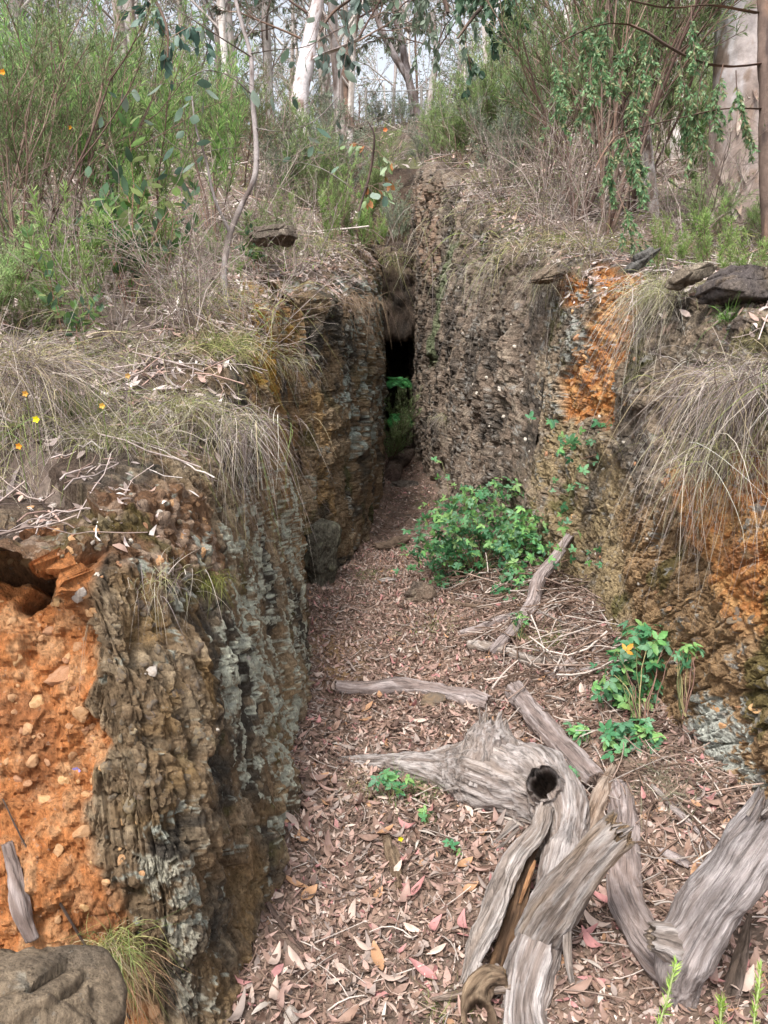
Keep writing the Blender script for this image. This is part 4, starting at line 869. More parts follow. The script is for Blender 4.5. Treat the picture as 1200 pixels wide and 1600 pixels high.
log('branch', [(12, 1320, None, 9), (30, 1360, None, 12), (42, 1410, None, 14), (54, 1465, None, 10)], 360, 'weathered knobbly grey root on the boulder at the bottom left', 'root', N=40, dens=300, pal=MAUVEW, lump=.02)
log('stick', [(0, 1250, None, 1.6), (40, 1320, None, 2), (110, 1440, None, 2), (160, 1530, None, 2), (205, 1590, None, 1.5)], 361, 'long thin dark twig trailing down the orange bank', 'stick', N=10, dens=120, pal=[(.2, .14, .12), (.1, .07, .06), (.2, .14, .1)], lump=.003)

# torn fibres at the broken ends, each a splinter of its own
def splinters(parent, px, py, t, dirpx, n, L, seed):
    g = np.random.default_rng(seed)
    for k in range(n):
        a_ = px + g.normal() * 14; b_ = py + g.normal() * 9; dx, dy = dirpx[0] + g.normal() * .25, dirpx[1] + g.normal() * .25; l_ = L * g.uniform(.5, 1.2)
        part_mesh('splinter', wood(wpx([(a_ - dx * 12, b_ - dy * 12, t, 4.5 * g.uniform(.6, 1.2)), (a_, b_, t - .005, 3.5), (a_ + dx * l_, b_ + dy * l_, t - .01 * g.random(), .8)]), seed + k, N=10, dens=220, flat=.45, pal=LIGHTW, lump=.004), M_WOOD, parent)
splinters(st_, 966, 1300, 1.90, (.8, -.6), 7, 22, 700); splinters(st_, 770, 1136, 2.80, (.1, -1), 7, 24, 720); splinters(st_, 735, 1236, 2.74, (-.8, .5), 6, 30, 740)
splinters(fl, 1196, 1262, 1.74, (.5, -.85), 6, 24, 760); splinters(st_, 745, 1520, 1.97, (-.3, 1), 5, 26, 780); splinters(st_, 790, 1300, 2.40, (-.7, .6), 6, 30, 800)
# ---------------------------------------------------------------- grasses
DRY = [(.40, .34, .32), (.22, .17, .16), (.52, .45, .38), (.30, .25, .24), (.16, .12, .11), (.60, .54, .46)]
GRN = [(.20, .25, .07), (.30, .32, .11), (.14, .20, .06)]
STRAW = [(.50, .42, .26), (.42, .33, .22), (.36, .34, .14)]
def tuft_geo(root, n, L, out, up=.7, spread=.6, droop=.7, w=.0022, cols=DRY, tip=None, rad=.05, K=7, mixg=0.0, wob=.1):
    out = np.asarray(out, float)
    L = L * .66; n = int(n * .62); spread = spread * 1.15; wob = .34; w = w * .8
    r0 = root + np.stack([rng.normal(size=n) * rad, rng.normal(size=n) * rad, rng.normal(size=n) * rad * .25], 1)
    d = unit(np.array([0, 0, up]) + out + rng.normal(size=(n, 3)) * spread + unit(r0 - root) * .25)
    stiff = rng.random(n) < .14; droop = np.where(stiff, droop * .25, droop); d = unit(d + rng.normal(size=(n, 3)) * .35 * stiff[:, None]); c = pick(cols, n, var=.3)
    if mixg: m = rng.random(n) < mixg; c[m] = pick(GRN, int(m.sum()))
    return blades(r0, d, L * (.25 + .9 * rng.random(n)), w * rng.uniform(.6, 1.3, n), droop * rng.uniform(.5, 1.5, n), c, K=K, tipcol=c if tip is None else pick(tip, n), wob=wob) if cols is not DRY else blades(r0, d, L * (.25 + .9 * rng.random(n)), w * rng.uniform(.6, 1.3, n), droop * rng.uniform(.5, 1.5, n), np.where(rng.random((n, 1)) < .6, pick([(.30, .33, .11), (.40, .38, .17)], n), c), K=K, tipcol=c, wob=wob)
def tussock(px, py, label, t=None, lift=0, group=None, cat='grass tussock', **k):
    P = hit(px, py)[0] if t is None else at(px, py, t); P = P + np.array([0, 0, lift])
    return thing_mesh('grass_tussock', tuft_geo(P, **k), M_GRASS, label, cat, group)
tussock(185, 690, 'big grey drooping tussock with a yellow flower above the orange hollow', n=2400, L=.38, out=(.12, -.55, 0), up=.55, spread=.55, droop=1.0, rad=.06, mixg=.12)
tussock(345, 665, 'brown and yellow tussock hanging like a curtain over the left wall edge', n=2100, L=.33, out=(-.05, -.5, 0), up=.35, spread=.4, droop=1.25, rad=.09, mixg=.15, cols=DRY + STRAW[:1])
tussock(275, 640, 'mauve tussock between the flowered tussock and the curtain-like one', n=1500, L=.34, out=(0, -.5, 0), up=.5, spread=.5, droop=1.1, rad=.08, mixg=.1)
tussock(20, 575, 'wide pale tussock spreading from the left edge of the photo', t=2.3, n=2200, L=.5, out=(.35, -.2, 0), up=.45, spread=.5, droop=.8, rad=.08, cols=DRY + STRAW)
tussock(345, 545, 'greenish tussock under the bare grey sapling', n=1200, L=.34, out=(.2, -.2, 0), up=.9, spread=.55, droop=.8, cols=STRAW + GRN, rad=.07)
tussock(225, 560, 'tangled dry grass clump on the left bank behind the big tussock', n=1500, L=.38, out=(0, -.2, 0), up=.7, spread=.7, droop=.8, rad=.12)
tussock(430, 560, 'thin dry grass spilling over the ochre edge of the left wall', n=500, L=.26, out=(.3, -.3, 0), up=.3, spread=.5, droop=1.2, rad=.10)
tussock(130, 655, 'upright green blades growing through the flowered tussock', n=260, L=.30, out=(0, 0, 0), up=1.3, spread=.3, droop=.2, cols=GRN, rad=.04, w=.003)
tussock(25, 745, 'grey grass and twigs hanging at the left edge above the hollow', n=700, L=.25, out=(.2, -.5, 0), up=.2, spread=.5, droop=1.2, rad=.08)
tussock(165, 1470, 'yellow-green tussock on the orange ledge near the bottom left boulder', n=1100, L=.20, out=(.35, -.35, 0), up=.45, spread=.55, droop=.9, cols=STRAW + GRN, rad=.03, w=.0016)
tussock(190, 1510, 'dry brown grass hanging below the yellow-green tussock', n=700, L=.17, out=(.2, -.3, 0), up=.1, spread=.4, droop=1.0, cols=[(.34, .2, .12), (.28, .18, .12), (.4, .26, .15)], rad=.03, w=.0014)
tussock(1185, 590, 'huge grey tussock drooping down the right wall', t=2.55, n=3000, L=.43, out=(-.5, -.4, 0), up=.3, spread=.68, droop=1.0, rad=.11, mixg=.07, cols=DRY + STRAW[:1], w=.0026)
tussock(1150, 700, 'lower skirt of dry grass beneath the huge right tussock', n=1100, L=.40, out=(-.15, -.3, 0), up=.1, spread=.4, droop=1.2, rad=.12)
tussock(1060, 455, 'mauve tussock trailing from below the pale slab on the right rim', n=2200, L=.50, out=(-.4, -.3, 0), up=.25, spread=.4, droop=1.2, rad=.10)
tussock(1140, 500, 'small bright green tuft under the dark rim boulder', n=160, L=.20, out=(-.1, -.1, 0), up=1.0, spread=.5, droop=.5, cols=[(.10, .22, .05), (.14, .28, .06)], rad=.02, w=.003)
tussock(1035, 480, 'tall green seed stalks rising above the right tussock', n=230, L=.45, out=(-.35, -.1, 0), up=1.0, spread=.35, droop=.4, cols=[(.28, .34, .14), (.4, .42, .22)], rad=.04, w=.003)
tussock(972, 385, 'small golden green tussock above the orange clay seam', n=700, L=.22, out=(-.1, -.3, 0), up=.7, spread=.5, droop=1.0, cols=[(.30, .30, .09), (.42, .38, .15)], rad=.04)
tussock(880, 430, 'dry grass fringe on the right rim left of the clay seam', n=1100, L=.36, out=(-.4, -.3, 0), up=.3, spread=.5, droop=1.1, rad=.12)
tussock(775, 420, 'mauve grass curtain hanging over the far right wall', n=600, L=.42, out=(-.6, -.3, 0), up=.2, spread=.4, droop=1.3, rad=.22, w=.003)
tussock(730, 340, 'dry grass hanging from the top of the far right wall', n=260, L=.45, out=(-.5, -.3, 0), up=.3, spread=.5, droop=1.2, rad=.3, w=.005)
tussock(700, 650, 'small pale grass patch on the lower far right wall', n=400, L=.3, out=(-.3, -.4, 0), up=.1, spread=.4, droop=1.0, rad=.06, w=.003)
tussock(540, 470, 'brown grass hanging over the top of the far left wall', n=800, L=.34, out=(.3, -.3, 0), up=.2, spread=.35, droop=1.4, rad=.12, cols=[(.34, .25, .16), (.26, .19, .14)], w=.003)
tussock(570, 905, 'low green grass at the foot of the far left wall', n=500, L=.12, out=(0, 0, 0), up=1, spread=.6, droop=.5, cols=[(.10, .18, .04), (.18, .24, .07)], rad=.09)
tussock(680, 985, 'thin green grass patch on the path by the bramble bush', n=420, L=.10, out=(0, 0, 0), up=1, spread=.6, droop=.5, cols=GRN, rad=.11)
tussock(866, 1005, 'green grass tuft at the foot of the leaning branch', n=380, L=.24, out=(0, -.1, 0), up=1, spread=.5, droop=.7, cols=GRN, rad=.04)
tussock(670, 785, 'short green grass on the far path at the wall foot', n=300, L=.14, out=(0, 0, 0), up=1, spread=.6, droop=.5, cols=[(.08, .14, .04), (.14, .2, .06)], rad=.12)
tussock(560, 1225, 'pale dry grass clump under the left tip of the stump', n=420, L=.13, out=(-.2, -.2, 0), up=.6, spread=.7, droop=.8, cols=STRAW + GRN[:1], rad=.05, w=.0016)
tussock(645, 1235, 'fine green grass growing over the thin end of the stump', n=600, L=.17, out=(0, -.1, 0), up=.9, spread=.6, droop=.7, cols=[(.12, .22, .05), (.2, .28, .09)], rad=.05, w=.0016)
tussock(705, 1585, 'green grass tuft at the bottom edge beside the rotten flank', n=380, L=.11, out=(0, 0, 0), up=1, spread=.6, droop=.5, cols=GRN, rad=.04, w=.0016)
tussock(985, 1240, 'tiny grey-green tuft on top of the forked log leg', n=160, L=.10, out=(0, 0, 0), up=.8, spread=.8, droop=.5, cols=[(.2, .24, .12), (.3, .3, .18)], rad=.03, w=.0014)
tussock(1060, 1225, 'grey-green feathery weed at the foot of the right wall', n=500, L=.2, out=(0, -.1, 0), up=1, spread=.8, droop=.4, cols=[(.22, .25, .15), (.3, .27, .2)], rad=.06, w=.0014)
tussock(235, 905, 'dry tuft hanging on the rubble above the brown columns', n=400, L=.14, out=(.1, -.3, 0), up=.2, spread=.6, droop=1.0, rad=.05, w=.0015)
tussock(320, 905, 'mossy yellow-green tuft on the left wall face', n=500, L=.10, out=(.1, -.3, 0), up=.1, spread=.5, droop=1.0, rad=.03, w=.0016, cols=[(.2, .2, .04), (.12, .13, .04)])
for (x_, y_, n_, L_, l_) in [(775, 290, 350, .5, 'dry grass tuft beneath the broad pale green shrub'), (815, 330, 450, .5, 'mauve grass tuft on the slope above the grass curtain'), (842, 385, 700, .5, 'dry tuft on the right rim beside the bare mauve bush'), 
                             (600, 405, 500, .6, 'dark grass tuft over the rock above the hollow'), (612, 350, 700, .8, 'grass filling the upper cleft above the hollow'), (590, 310, 600, .7, 'green grass tuft left of the upper cleft'), (480, 385, 500, .4, 'dry tuft behind the brown ledge rock'), (110, 560, 700, .36, 'pale tuft between the wide left tussock and the seedling'),
                             (310, 470, 600, .4, 'yellowish tuft on the left bank behind the sapling foot'), (920, 395, 600, .4, 'mauve tuft at the foot of the large feathery shrub'), (1110, 395, 700, .4, 'grey tuft in front of the big pale gum'), (60, 660, 600, .3, 'thin green tuft beside the yellow flower')]:
    tussock(x_, y_, l_, n=n_ * 2, L=L_, out=(0, -.25, 0), up=.6, spread=.7, droop=.8, rad=.18 * L_ / .4, cols=STRAW + GRN + DRY[:3], w=.003 * max(1, L_ / .35))
def cover(n, x0, x1, y0, y1, L, w, cols, droop=.7, lift=0, dmin=.3, K=5, spread=.6, clump=1.5, thr=-.1):
    x, y = bank_pts(n, x0, x1, y0, y1, dmin); m = fbm(np.stack([x * clump, y * clump, x * 0], 1), 3, 77) > thr; x, y = x[m], y[m]
    z = hz(x, y); r = np.stack([x, y, z], 1); d = unit(np.array([0, 0, .8]) + rng.normal(size=(len(x), 3)) * spread)
    c = pick(cols, len(x)); return blades(r, d, L * rng.uniform(.4, 1.2, len(x)), w * rng.uniform(.6, 1.4, len(x)), droop * rng.uniform(.3, 1.5, len(x)), c, K=K)
V, F, C = join([cover(9000, -3.0, 3.4, 1.6, 5, .20, .0026, DRY + STRAW + GRN + [(.25, .36, .10)] * 3), cover(15000, -6, 6, 4.5, 11, .28, .005, STRAW + GRN + GRN + [(.28, .40, .12)] * 2, thr=-.05), cover(12000, -12, 12, 10, 24, .45, .011, STRAW + GRN + DRY[:1], thr=-.25)])
tag(obj('bank_grass', mesh('bank_grass', V, F, M_GRASS, C)), 'sparse dry and green grass over the banks above the cutting', 'grass', None, 'stuff')

# ---------------------------------------------------------------- shrubs
def grow(p, d, L, r, lvl, q, P, R, tips):
    K = 5; d = unit(d); tr = np.array(q.get('trop', (0, 0, .1))); pts = [p]; dd = d
    for k in range(K - 1):
        dd = unit(dd + rng.normal(size=3) * q['curv'] + tr); pts.append(pts[-1] + dd * L / (K - 1))
    pts = np.array(pts); P.append(pts); R.append(np.linspace(r, r * .55, K))
    if lvl == 0: tips.append(pts); return
    nb = q['nb'][lvl - 1]
    for b in range(nb):
        t = q.get('t0', .25) + (1 - q.get('t0', .25)) * (b + rng.random()) / nb; i = min(int(t * (K - 1)), K - 2); f = t * (K - 1) - i; o = pts[i] * (1 - f) + pts[i + 1] * f
        a = unit(pts[i + 1] - pts[i]); s = perp(a[None])[0]; an = q['ang'] * rng.uniform(.6, 1.3)
        grow(o, a * math.cos(an) + s * math.sin(an), L * q['ratio'] * rng.uniform(.7, 1.2), max(r * .5, q.get('rmin', .0008)), lvl - 1, q, P, R, tips)
def leaves_on(tips, m, Lr, wr, ang, cols, K=3, bend=.15, t0=.05, hang=0, w=None, cup=0):
    T = np.array(tips); n = len(T) * m; k = np.repeat(np.arange(len(T)), m); t = t0 + (1 - t0) * rng.random(n); s = t * (T.shape[1] - 1); i = np.minimum(s.astype(int), T.shape[1] - 2); f = (s - i)[:, None]
    o = T[k, i] * (1 - f) + T[k, i + 1] * f; a = unit(T[k, i + 1] - T[k, i]); sd = perp(a); an = rng.normal(ang, .2, n)[:, None]
    d = unit(a * np.cos(an) + sd * np.sin(an) + np.array([0, 0, -hang])); up = perp(d, np.array([0, 0, 1.]) * (0 if hang else 1) + rng.normal(size=(n, 3)) * (.35 if not hang else 1))
    L = rng.uniform(*Lr, n); return strips(o, d, up, L, L * rng.uniform(*wr, n), rng.normal(size=n) * bend, pick(cols, n, w), K=K, cup=cup)
def plant(q, seed):
    global rng; keep = rng; rng = np.random.default_rng(seed); P, R, tips = [], [], []; H = q['H']
    for k in range(q['stems']):
        a = rng.random() * 6.28; sp = q['spread'] * rng.uniform(.3, 1.2); d = np.array([math.cos(a) * sp, math.sin(a) * sp, 1.0])
        grow(np.array([math.cos(a), math.sin(a), 0]) * q.get('base', .04) * rng.random(), d, H * rng.uniform(.55, 1.0), q['r'] * rng.uniform(.6, 1), q['lvl'], q, P, R, tips)
    st = tubes(np.array(P), np.array(R), pick(q['bark'], len(P)), q.get('ns', 4))
    lf = leaves_on(tips, q['m'], q['L'], q['w'], q.get('lang', .9), q['cols'], K=q.get('K', 3), bend=q.get('bend', .1), hang=q.get('hang', 0), w=q.get('cw')) if q['m'] else None
    rng = keep; return st, lf
BRN = [(.20, .13, .10), (.28, .20, .16), (.14, .09, .075)]
G_BRIGHT = [(.28, .46, .14), (.20, .36, .11), (.38, .54, .20), (.15, .28, .10)]
G_OLIVE = [(.22, .31, .13), (.16, .24, .10), (.30, .36, .18), (.12, .18, .07)]
G_GREY = [(.25, .31, .22), (.33, .38, .28), (.18, .23, .16), (.38, .40, .31)]
G_DARK = [(.07, .11, .05), (.11, .16, .08), (.05, .08, .04), (.15, .18, .10)]
KINDS = dict(
    needle=dict(H=1.0, stems=7, spread=.35, lvl=1, nb=[7], ang=.45, ratio=.42, curv=.08, trop=(0, 0, .12), r=.006, bark=BRN, m=110, L=(.03, .055), w=(.09, .13), lang=.75, cols=G_BRIGHT, t0=.3),
    small_needle=dict(H=.55, stems=6, spread=.35, lvl=1, nb=[4], ang=.4, ratio=.45, curv=.08, trop=(0, 0, .15), r=.004, bark=BRN, m=80, L=(.025, .045), w=(.10, .14), lang=.8, cols=[(.30, .42, .14), (.22, .36, .10), (.36, .46, .18)], t0=.25),
    feathery=dict(H=1.3, stems=11, spread=.42, lvl=2, nb=[6, 7], ang=.5, ratio=.42, curv=.10, trop=(0, 0, .06), r=.008, bark=BRN, m=26, L=(.02, .04), w=(.12, .18), lang=.8, cols=G_OLIVE, t0=.35),
    soft=dict(H=.9, stems=10, spread=.6, lvl=2, nb=[5, 6], ang=.5, ratio=.45, curv=.12, trop=(0, 0, .08), r=.006, bark=BRN, m=30, L=(.03, .055), w=(.11, .17), lang=.7, cols=[(.33, .45, .18), (.24, .36, .14), (.42, .50, .25), (.28, .34, .18)], t0=.2),
    grey=dict(H=1.1, stems=9, spread=.55, lvl=2, nb=[5, 6], ang=.55, ratio=.45, curv=.14, trop=(0, 0, .04), r=.007, bark=[(.3, .24, .22), (.2, .15, .13)], m=24, L=(.03, .06), w=(.14, .22), lang=.8, cols=G_GREY, t0=.2),
    twiggy=dict(H=.8, stems=12, spread=.9, lvl=2, nb=[4, 5], ang=.6, ratio=.5, curv=.16, trop=(0, 0, -.02), r=.004, bark=[(.30, .23, .20), (.20, .15, .13), (.38, .32, .29)], m=4, L=(.01, .02), w=(.15, .3), cols=G_OLIVE, t0=.2, rmin=.0011),
    broad=dict(H=.55, stems=3, spread=.35, lvl=1, nb=[4], ang=.6, ratio=.5, curv=.1, trop=(0, 0, .05), r=.004, bark=[(.35, .16, .12), (.25, .14, .10)], m=9, L=(.05, .09), w=(.4, .6), lang=1.0, cols=[(.12, .22, .08), (.19, .30, .10), (.10, .17, .10), (.28, .34, .14)], K=5, bend=.2, t0=.3),
)
PL = {}
for kind, nv in (('needle', 3), ('small_needle', 2), ('feathery', 3), ('soft', 2), ('grey', 2), ('twiggy', 3), ('broad', 2)):
    for v in range(nv):
        s, l = plant(KINDS[kind], 500 + 13 * v + len(kind)); PL[kind, v] = (mesh('stem', *s[:2], M_TWIG, s[2]), mesh('foliage', *l[:2], M_FINE, l[2]))
def shrub(kind, v, px, py, t, h, label, group=None, name='shrub', cat='shrub', wide=1.0, rz=None, P=None):
    if P is None: P = hit(px, py)[0] if t is None else drop(*at(px, py, t)[:2])[0]
    o = empty(name, P - [0, 0, .03], label, cat, group, rz=rng.random() * 6.28 if rz is None else rz)
    s = h / KINDS[kind]['H']; o.scale = (s * wide, s * wide, s)
    obj('stem', PL[kind, v][0], o); obj('foliage', PL[kind, v][1], o); return o
for a in [
    ('feathery', 0, 15, 400, 3.6, 1.35, 'dark feathery shrub with brown stems at the left edge'),
    ('feathery', 1, 95, 395, 4.4, 1.35, 'thin feathery shrub behind the one at the left edge'),
    ('needle', 0, 175, 400, 4.9, 1.25, 'tall bright green needle-leaved shrub on the left bank'),
    ('needle', 1, 245, 360, 5.4, 1.3, 'bright needle shrub right of the tallest one on the left bank'),
    ('needle', 2, 330, 330, 6.2, 1.45, 'bluish green needle shrub behind the bare grey sapling'),
    ('needle', 0, 60, 330, 6.5, 1.3, 'needle shrub behind the feathery shrubs at far left'),
    ('small_needle', 0, 118, 470, 3.3, .62, 'young needle shrub low on the left bank nearest the tussocks'),
    ('small_needle', 1, 225, 500, 4.2, .55, 'small upright needle seedling in the middle of the left bank'),
    ('small_needle', 0, 560, 405, None, .75, 'bright green needle clump on the rim of the far left wall'),
    ('small_needle', 1, 520, 395, None, .62, 'lighter needle clump left of the one on the far left rim'),
    ('small_needle', 0, 592, 392, None, .6, 'needle clump nearest the dark gap on the left rim'),
    ('broad', 0, 205, 475, 3.6, .62, 'young broad-leaved gum seedling on the left bank'),
    ('broad', 1, 245, 455, 3.8, .50, 'second broad-leaved seedling right behind the first'),
    ('broad', 0, 115, 500, 3.0, .35, 'low yellow-green leafy seedling near the left tussocks'),
    ('twiggy', 0, 300, 520, 3.3, .60, 'bare tangled twig bush in front of the grey sapling'),
    ('twiggy', 1, 400, 470, 3.6, .60, 'twiggy dead bush at the left wall edge'),
    ('twiggy', 2, 180, 520, 3.2, .50, 'dead twig bush amid the left bank grass'),
    ('twiggy', 0, 455, 345, 5.2, .70, 'grey twig bush above the ledge rock'),
    ('twiggy', 1, 60, 460, 3.5, .70, 'grey dead branches at the left of the bank'),
    ('twiggy', 2, 380, 330, 6.0, .9, 'dark twiggy thicket behind the sapling base'),
    ('soft', 0, 500, 300, 8.2, .85, 'yellow-green soft shrub left of the cutting head'),
    ('soft', 1, 555, 280, 9.0, .95, 'soft green shrub just left of the cutting head'),
    ('soft', 0, 470, 290, 9.5, .9, 'pale soft shrub below the white mottled gum'),
    ('soft', 1, 600, 330, 9.5, .8, 'dark soft shrub hanging over the gap head'),
    ('soft', 0, 622, 290, 11.0, .9, 'soft shrub right at the top of the cleft'),
    ('feathery', 2, 530, 340, 7.4, .6, 'olive feathery bush on the left rim'),
    ('soft', 1, 755, 290, 9.6, 1.25, 'broad pale green shrub above the far right wall'),
    ('soft', 0, 810, 280, 9.2, 1.2, 'bright soft shrub right of the broad pale one'),
    ('soft', 1, 612, 385, 10.6, .6, 'shrub sprouting on the rock above the fern hollow'),
    ('grey', 1, 618, 330, 12.4, .9, 'dark brushy shrub filling the upper cleft'),
    ('soft', 0, 690, 275, 10.8, .8, 'bushy green shrub on the right lip of the cleft head'),
    ('soft', 1, 725, 300, 9.6, .9, 'spreading green shrub above the rusty edge of the far right wall'),
    ('grey', 0, 665, 250, 11.6, .8, 'grey-green shrub at the very top of the right wall'),
    ('feathery', 0, 845, 330, 7.6, 1.6, 'tall olive shrub above the middle of the right wall'),
    ('needle', 1, 1090, 330, 6.8, 1.0, 'green needle shrub at the foot of the slim mottled trunk'),
    ('soft', 1, 700, 245, 12.2, .9, 'low yellowish shrub on the skyline right of the cleft'),
    ('grey', 0, 780, 330, 8.0, .9, 'grey-green shrub behind the mauve grass curtain'),
    ('feathery', 0, 945, 365, 5.6, 2.3, 'large many-stemmed feathery shrub on the right bank'),
    ('feathery', 1, 905, 350, 6.1, 2.1, 'feathery shrub just behind the large right bank one'),
    ('feathery', 2, 985, 340, 6.6, 2.0, 'feathery shrub between the thin trunk and the large shrub'),
    ('twiggy', 0, 850, 380, 5.6, .9, 'mauve bare twig bush at the right rim'),
    ('twiggy', 1, 930, 370, 5.0, .8, 'bare twigs round the foot of the large feathery shrub'),
    ('twiggy', 2, 780, 360, 7.0, .9, 'spreading bare bush above the grass curtain'),
    ('twiggy', 0, 1080, 350, 5.0, .8, 'bare twig tangle before the big pale trunk'),
    ('small_needle', 1, 1030, 400, 3.9, .30, 'little green sprout on the right rim slab'),
    ('soft', 0, 1075, 300, 8.5, 1.2, 'green shrub seen beside the big pale trunk'),
    ('grey', 1, 890, 300, 9.0, 1.4, 'grey-green shrub behind the large feathery ones'),
]: shrub(*a)
REG = []
for k in range(70):
    y = rng.uniform(2.2, 9); sd = rng.choice([-1, 1], p=[.35, .65]) * -1; x = (-.55 - rng.random() ** 1.2 * .42 * y - .2) if sd < 0 else (1.5 + rng.random() * .35 * y); dd_, _ = rimdist([x], [y])
    if dd_[0] < .2: continue
    kd = rng.choice(['small_needle', 'twiggy', 'soft', 'broad'], p=[.4, .2, .3, .1]); P, _ = drop(x, y); l_ = {'small_needle': 'little green needle seedling on the bank', 'twiggy': 'small dead twig bush on the bank', 'soft': 'low soft green bush on the bank', 'broad': 'tiny broad-leaved seedling on the bank'}[kd]
    shrub(kd, int(rng.integers(2)), 0, 0, 0, rng.uniform(.18, .42), l_, l_.replace(' on the bank', '').replace('bush', 'bushe') + 's scattered over the banks', P=P, wide=1.3); REG.append((COL.objects[-1].parent, l_.replace(' on the bank', ''), P))
# shrubs further up the slope and along the crest, one by one
nsh = 0
for k in range(105):
    y = rng.uniform(8.5, 24); x = rng.uniform(-.62, .62) * y; dd_, _ = rimdist([x], [y])
    if dd_[0] < .45: continue
    kd = rng.choice(['soft', 'grey', 'feathery', 'needle', 'twiggy'], p=[.32, .26, .22, .12, .08]); v = int(rng.integers(2)); P, _ = drop(x, y)
    nm = {'soft': 'soft green shrub on the slope behind the cutting', 'grey': 'grey-green shrub on the slope behind the cutting', 'feathery': 'olive feathery shrub on the slope behind the cutting', 'needle': 'upright needle shrub on the slope behind the cutting', 'twiggy': 'bare twiggy bush on the slope behind the cutting'}[kd]
    shrub(kd, v, 0, 0, 0, rng.uniform(.7, 1.6) * (1 if abs(x / y) > .2 else .7), nm, nm.split(' on ')[0] + 's up the slope', P=P, wide=1.25); REG.append((COL.objects[-1].parent, nm.split(' on the')[0], P + np.array([0, 0, .5])))

# ---------------------------------------------------------------- trees
def trunk_geo(rows, seed, pal, N=28, dens=7, flake=.02, px=True):
    pts = wpx(rows) if px else rows; pts = np.array(pts, float); ln = np.linalg.norm(np.diff(pts[:, :3], axis=0), axis=1).sum(); M = int(max(12, ln * dens)); Q = spline(pts, M); C, R = Q[:, :3], Q[:, 3]
    th = np.linspace(0, 2 * math.pi, N, endpoint=False); P = C[:, None] + np.stack([np.cos(th)[None] * R[:, None], np.sin(th)[None] * R[:, None], 0 * th[None] * R[:, None]], -1); p = P.reshape(-1, 3)
    nz = fbm(p * np.array([9, 9, 2.2]), 4, seed, gain=.6); d = unit(P - C[:, None]).reshape(-1, 3); p = p + d * (flake * nz)[:, None]
    p = p + d * (.35 * flake * fbm(p * np.array([42, 42, 4]), 3, seed + 3))[:, None]; m1 = fbm(p * np.array([7, 7, 1.6]), 4, seed + 1, gain=.6); c = mixc(pal[0], pal[1], ss(.02, .22, m1)); c = mixc(c, pal[2], ss(.15, .4, fbm(p * np.array([16, 16, 5]), 3, seed + 2))); 
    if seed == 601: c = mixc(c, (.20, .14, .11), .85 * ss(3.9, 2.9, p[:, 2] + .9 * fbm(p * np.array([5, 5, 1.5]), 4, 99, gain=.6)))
    return p, gridF(M, N, True), c
PALE = [(.60, .55, .53), (.38, .32, .29), (.24, .16, .12)]; DARKB = [(.14, .10, .085), (.20, .12, .09), (.07, .05, .04)]; MOTT = [(.52, .46, .44), (.30, .24, .21), (.16, .11, .09)]; REDB = [(.13, .09, .075), (.20, .125, .095), (.07, .05, .045)]
G_EUC = [(.20, .26, .17), (.28, .33, .25), (.13, .18, .11), (.34, .35, .29), (.30, .23, .19)]
tree_q = dict(curv=.16, nb=[5, 4, 4], ang=.6, ratio=.58, trop=(0, 0, .05), t0=.25, rmin=.006)
def tree_crown(top_pts, L0, r0, lvl, m, Lr, seed, cols, q=tree_q, hang=.9, w=(.18, .3), bk=((.40, .35, .33), (.28, .23, .21), (.48, .43, .40))):
    P, R, tips = [], [], []
    for (p, d) in top_pts: grow(np.array(p, float), np.array(d, float), L0 * rng.uniform(.7, 1.2), r0, lvl, q, P, R, tips)
    return tubes(np.array(P), np.array(R), pick(bk, len(P)), 5), leaves_on(tips, m, Lr, w, .8, cols, K=3, hang=hang, bend=.15)
# free-standing gum variants, copied up the slope and beyond the crest
TV = []
for v in range(7):
    rng = np.random.default_rng(900 + v); H = 9.0; lean = rng.normal(size=2) * .05; bd = rng.normal(size=2) * .25
    rows = [(0 + bd[0] * math.sin(z * .5) * .6 + lean[0] * z, bd[1] * math.sin(z * .4) * .6 + lean[1] * z, z, .095 * (1 - .072 * z) + (.03 if z == 0 else 0)) for z in (-.3, 0, 1, 2.5, 4, 5.5, 7, 8.5)]
    pal = [PALE, MOTT, DARKB, PALE, MOTT, PALE, PALE][v]; tr = trunk_geo(rows, 910 + v, pal, N=14, dens=5, px=False); Q = spline(rows, 30); tops = []
    for k in range(9):
        i = int(rng.uniform(6, 29)); a = rng.random() * 6.28; tops.append((Q[i, :3], (math.cos(a), math.sin(a), .9)))
    tops.append((Q[28, :3], (0, 0, 1))); lb, lf = tree_crown(tops, 2.2, .028, 2, 9, (.10, .18), 0, G_EUC if v % 2 else [(.22, .28, .18), (.33, .35, .27), (.15, .19, .12), (.36, .30, .26)])
    TV.append([mesh('trunk', *tr[:2], M_BARK, tr[2]), mesh('limb', *lb[:2], M_BARK, lb[2]), mesh('crown', *lf[:2], M_FINE, lf[2])])
rng = np.random.default_rng(77)
def gum(v, P, h, label, group=None, name='gum_tree'):
    o = empty(name, P, label, 'tree', group, rz=rng.random() * 6.28); s = h / 9.0; o.scale = (s, s, s)
    for n, me in zip(('trunk', 'limb', 'crown'), TV[v]): obj(n, me, o)
    return o
KL = {0: 'pale slender gum among the bush behind the cutting', 1: 'mottled gum with grey-green crown behind the cutting', 2: 'dark-barked gum in the bush behind the cutting', 3: 'pale slender gum among the bush behind the cutting', 4: 'mottled gum with grey-green crown behind the cutting', 5: 'pale slender gum among the bush behind the cutting', 6: 'pale slender gum among the bush behind the cutting'}
pts = []
tries = 0
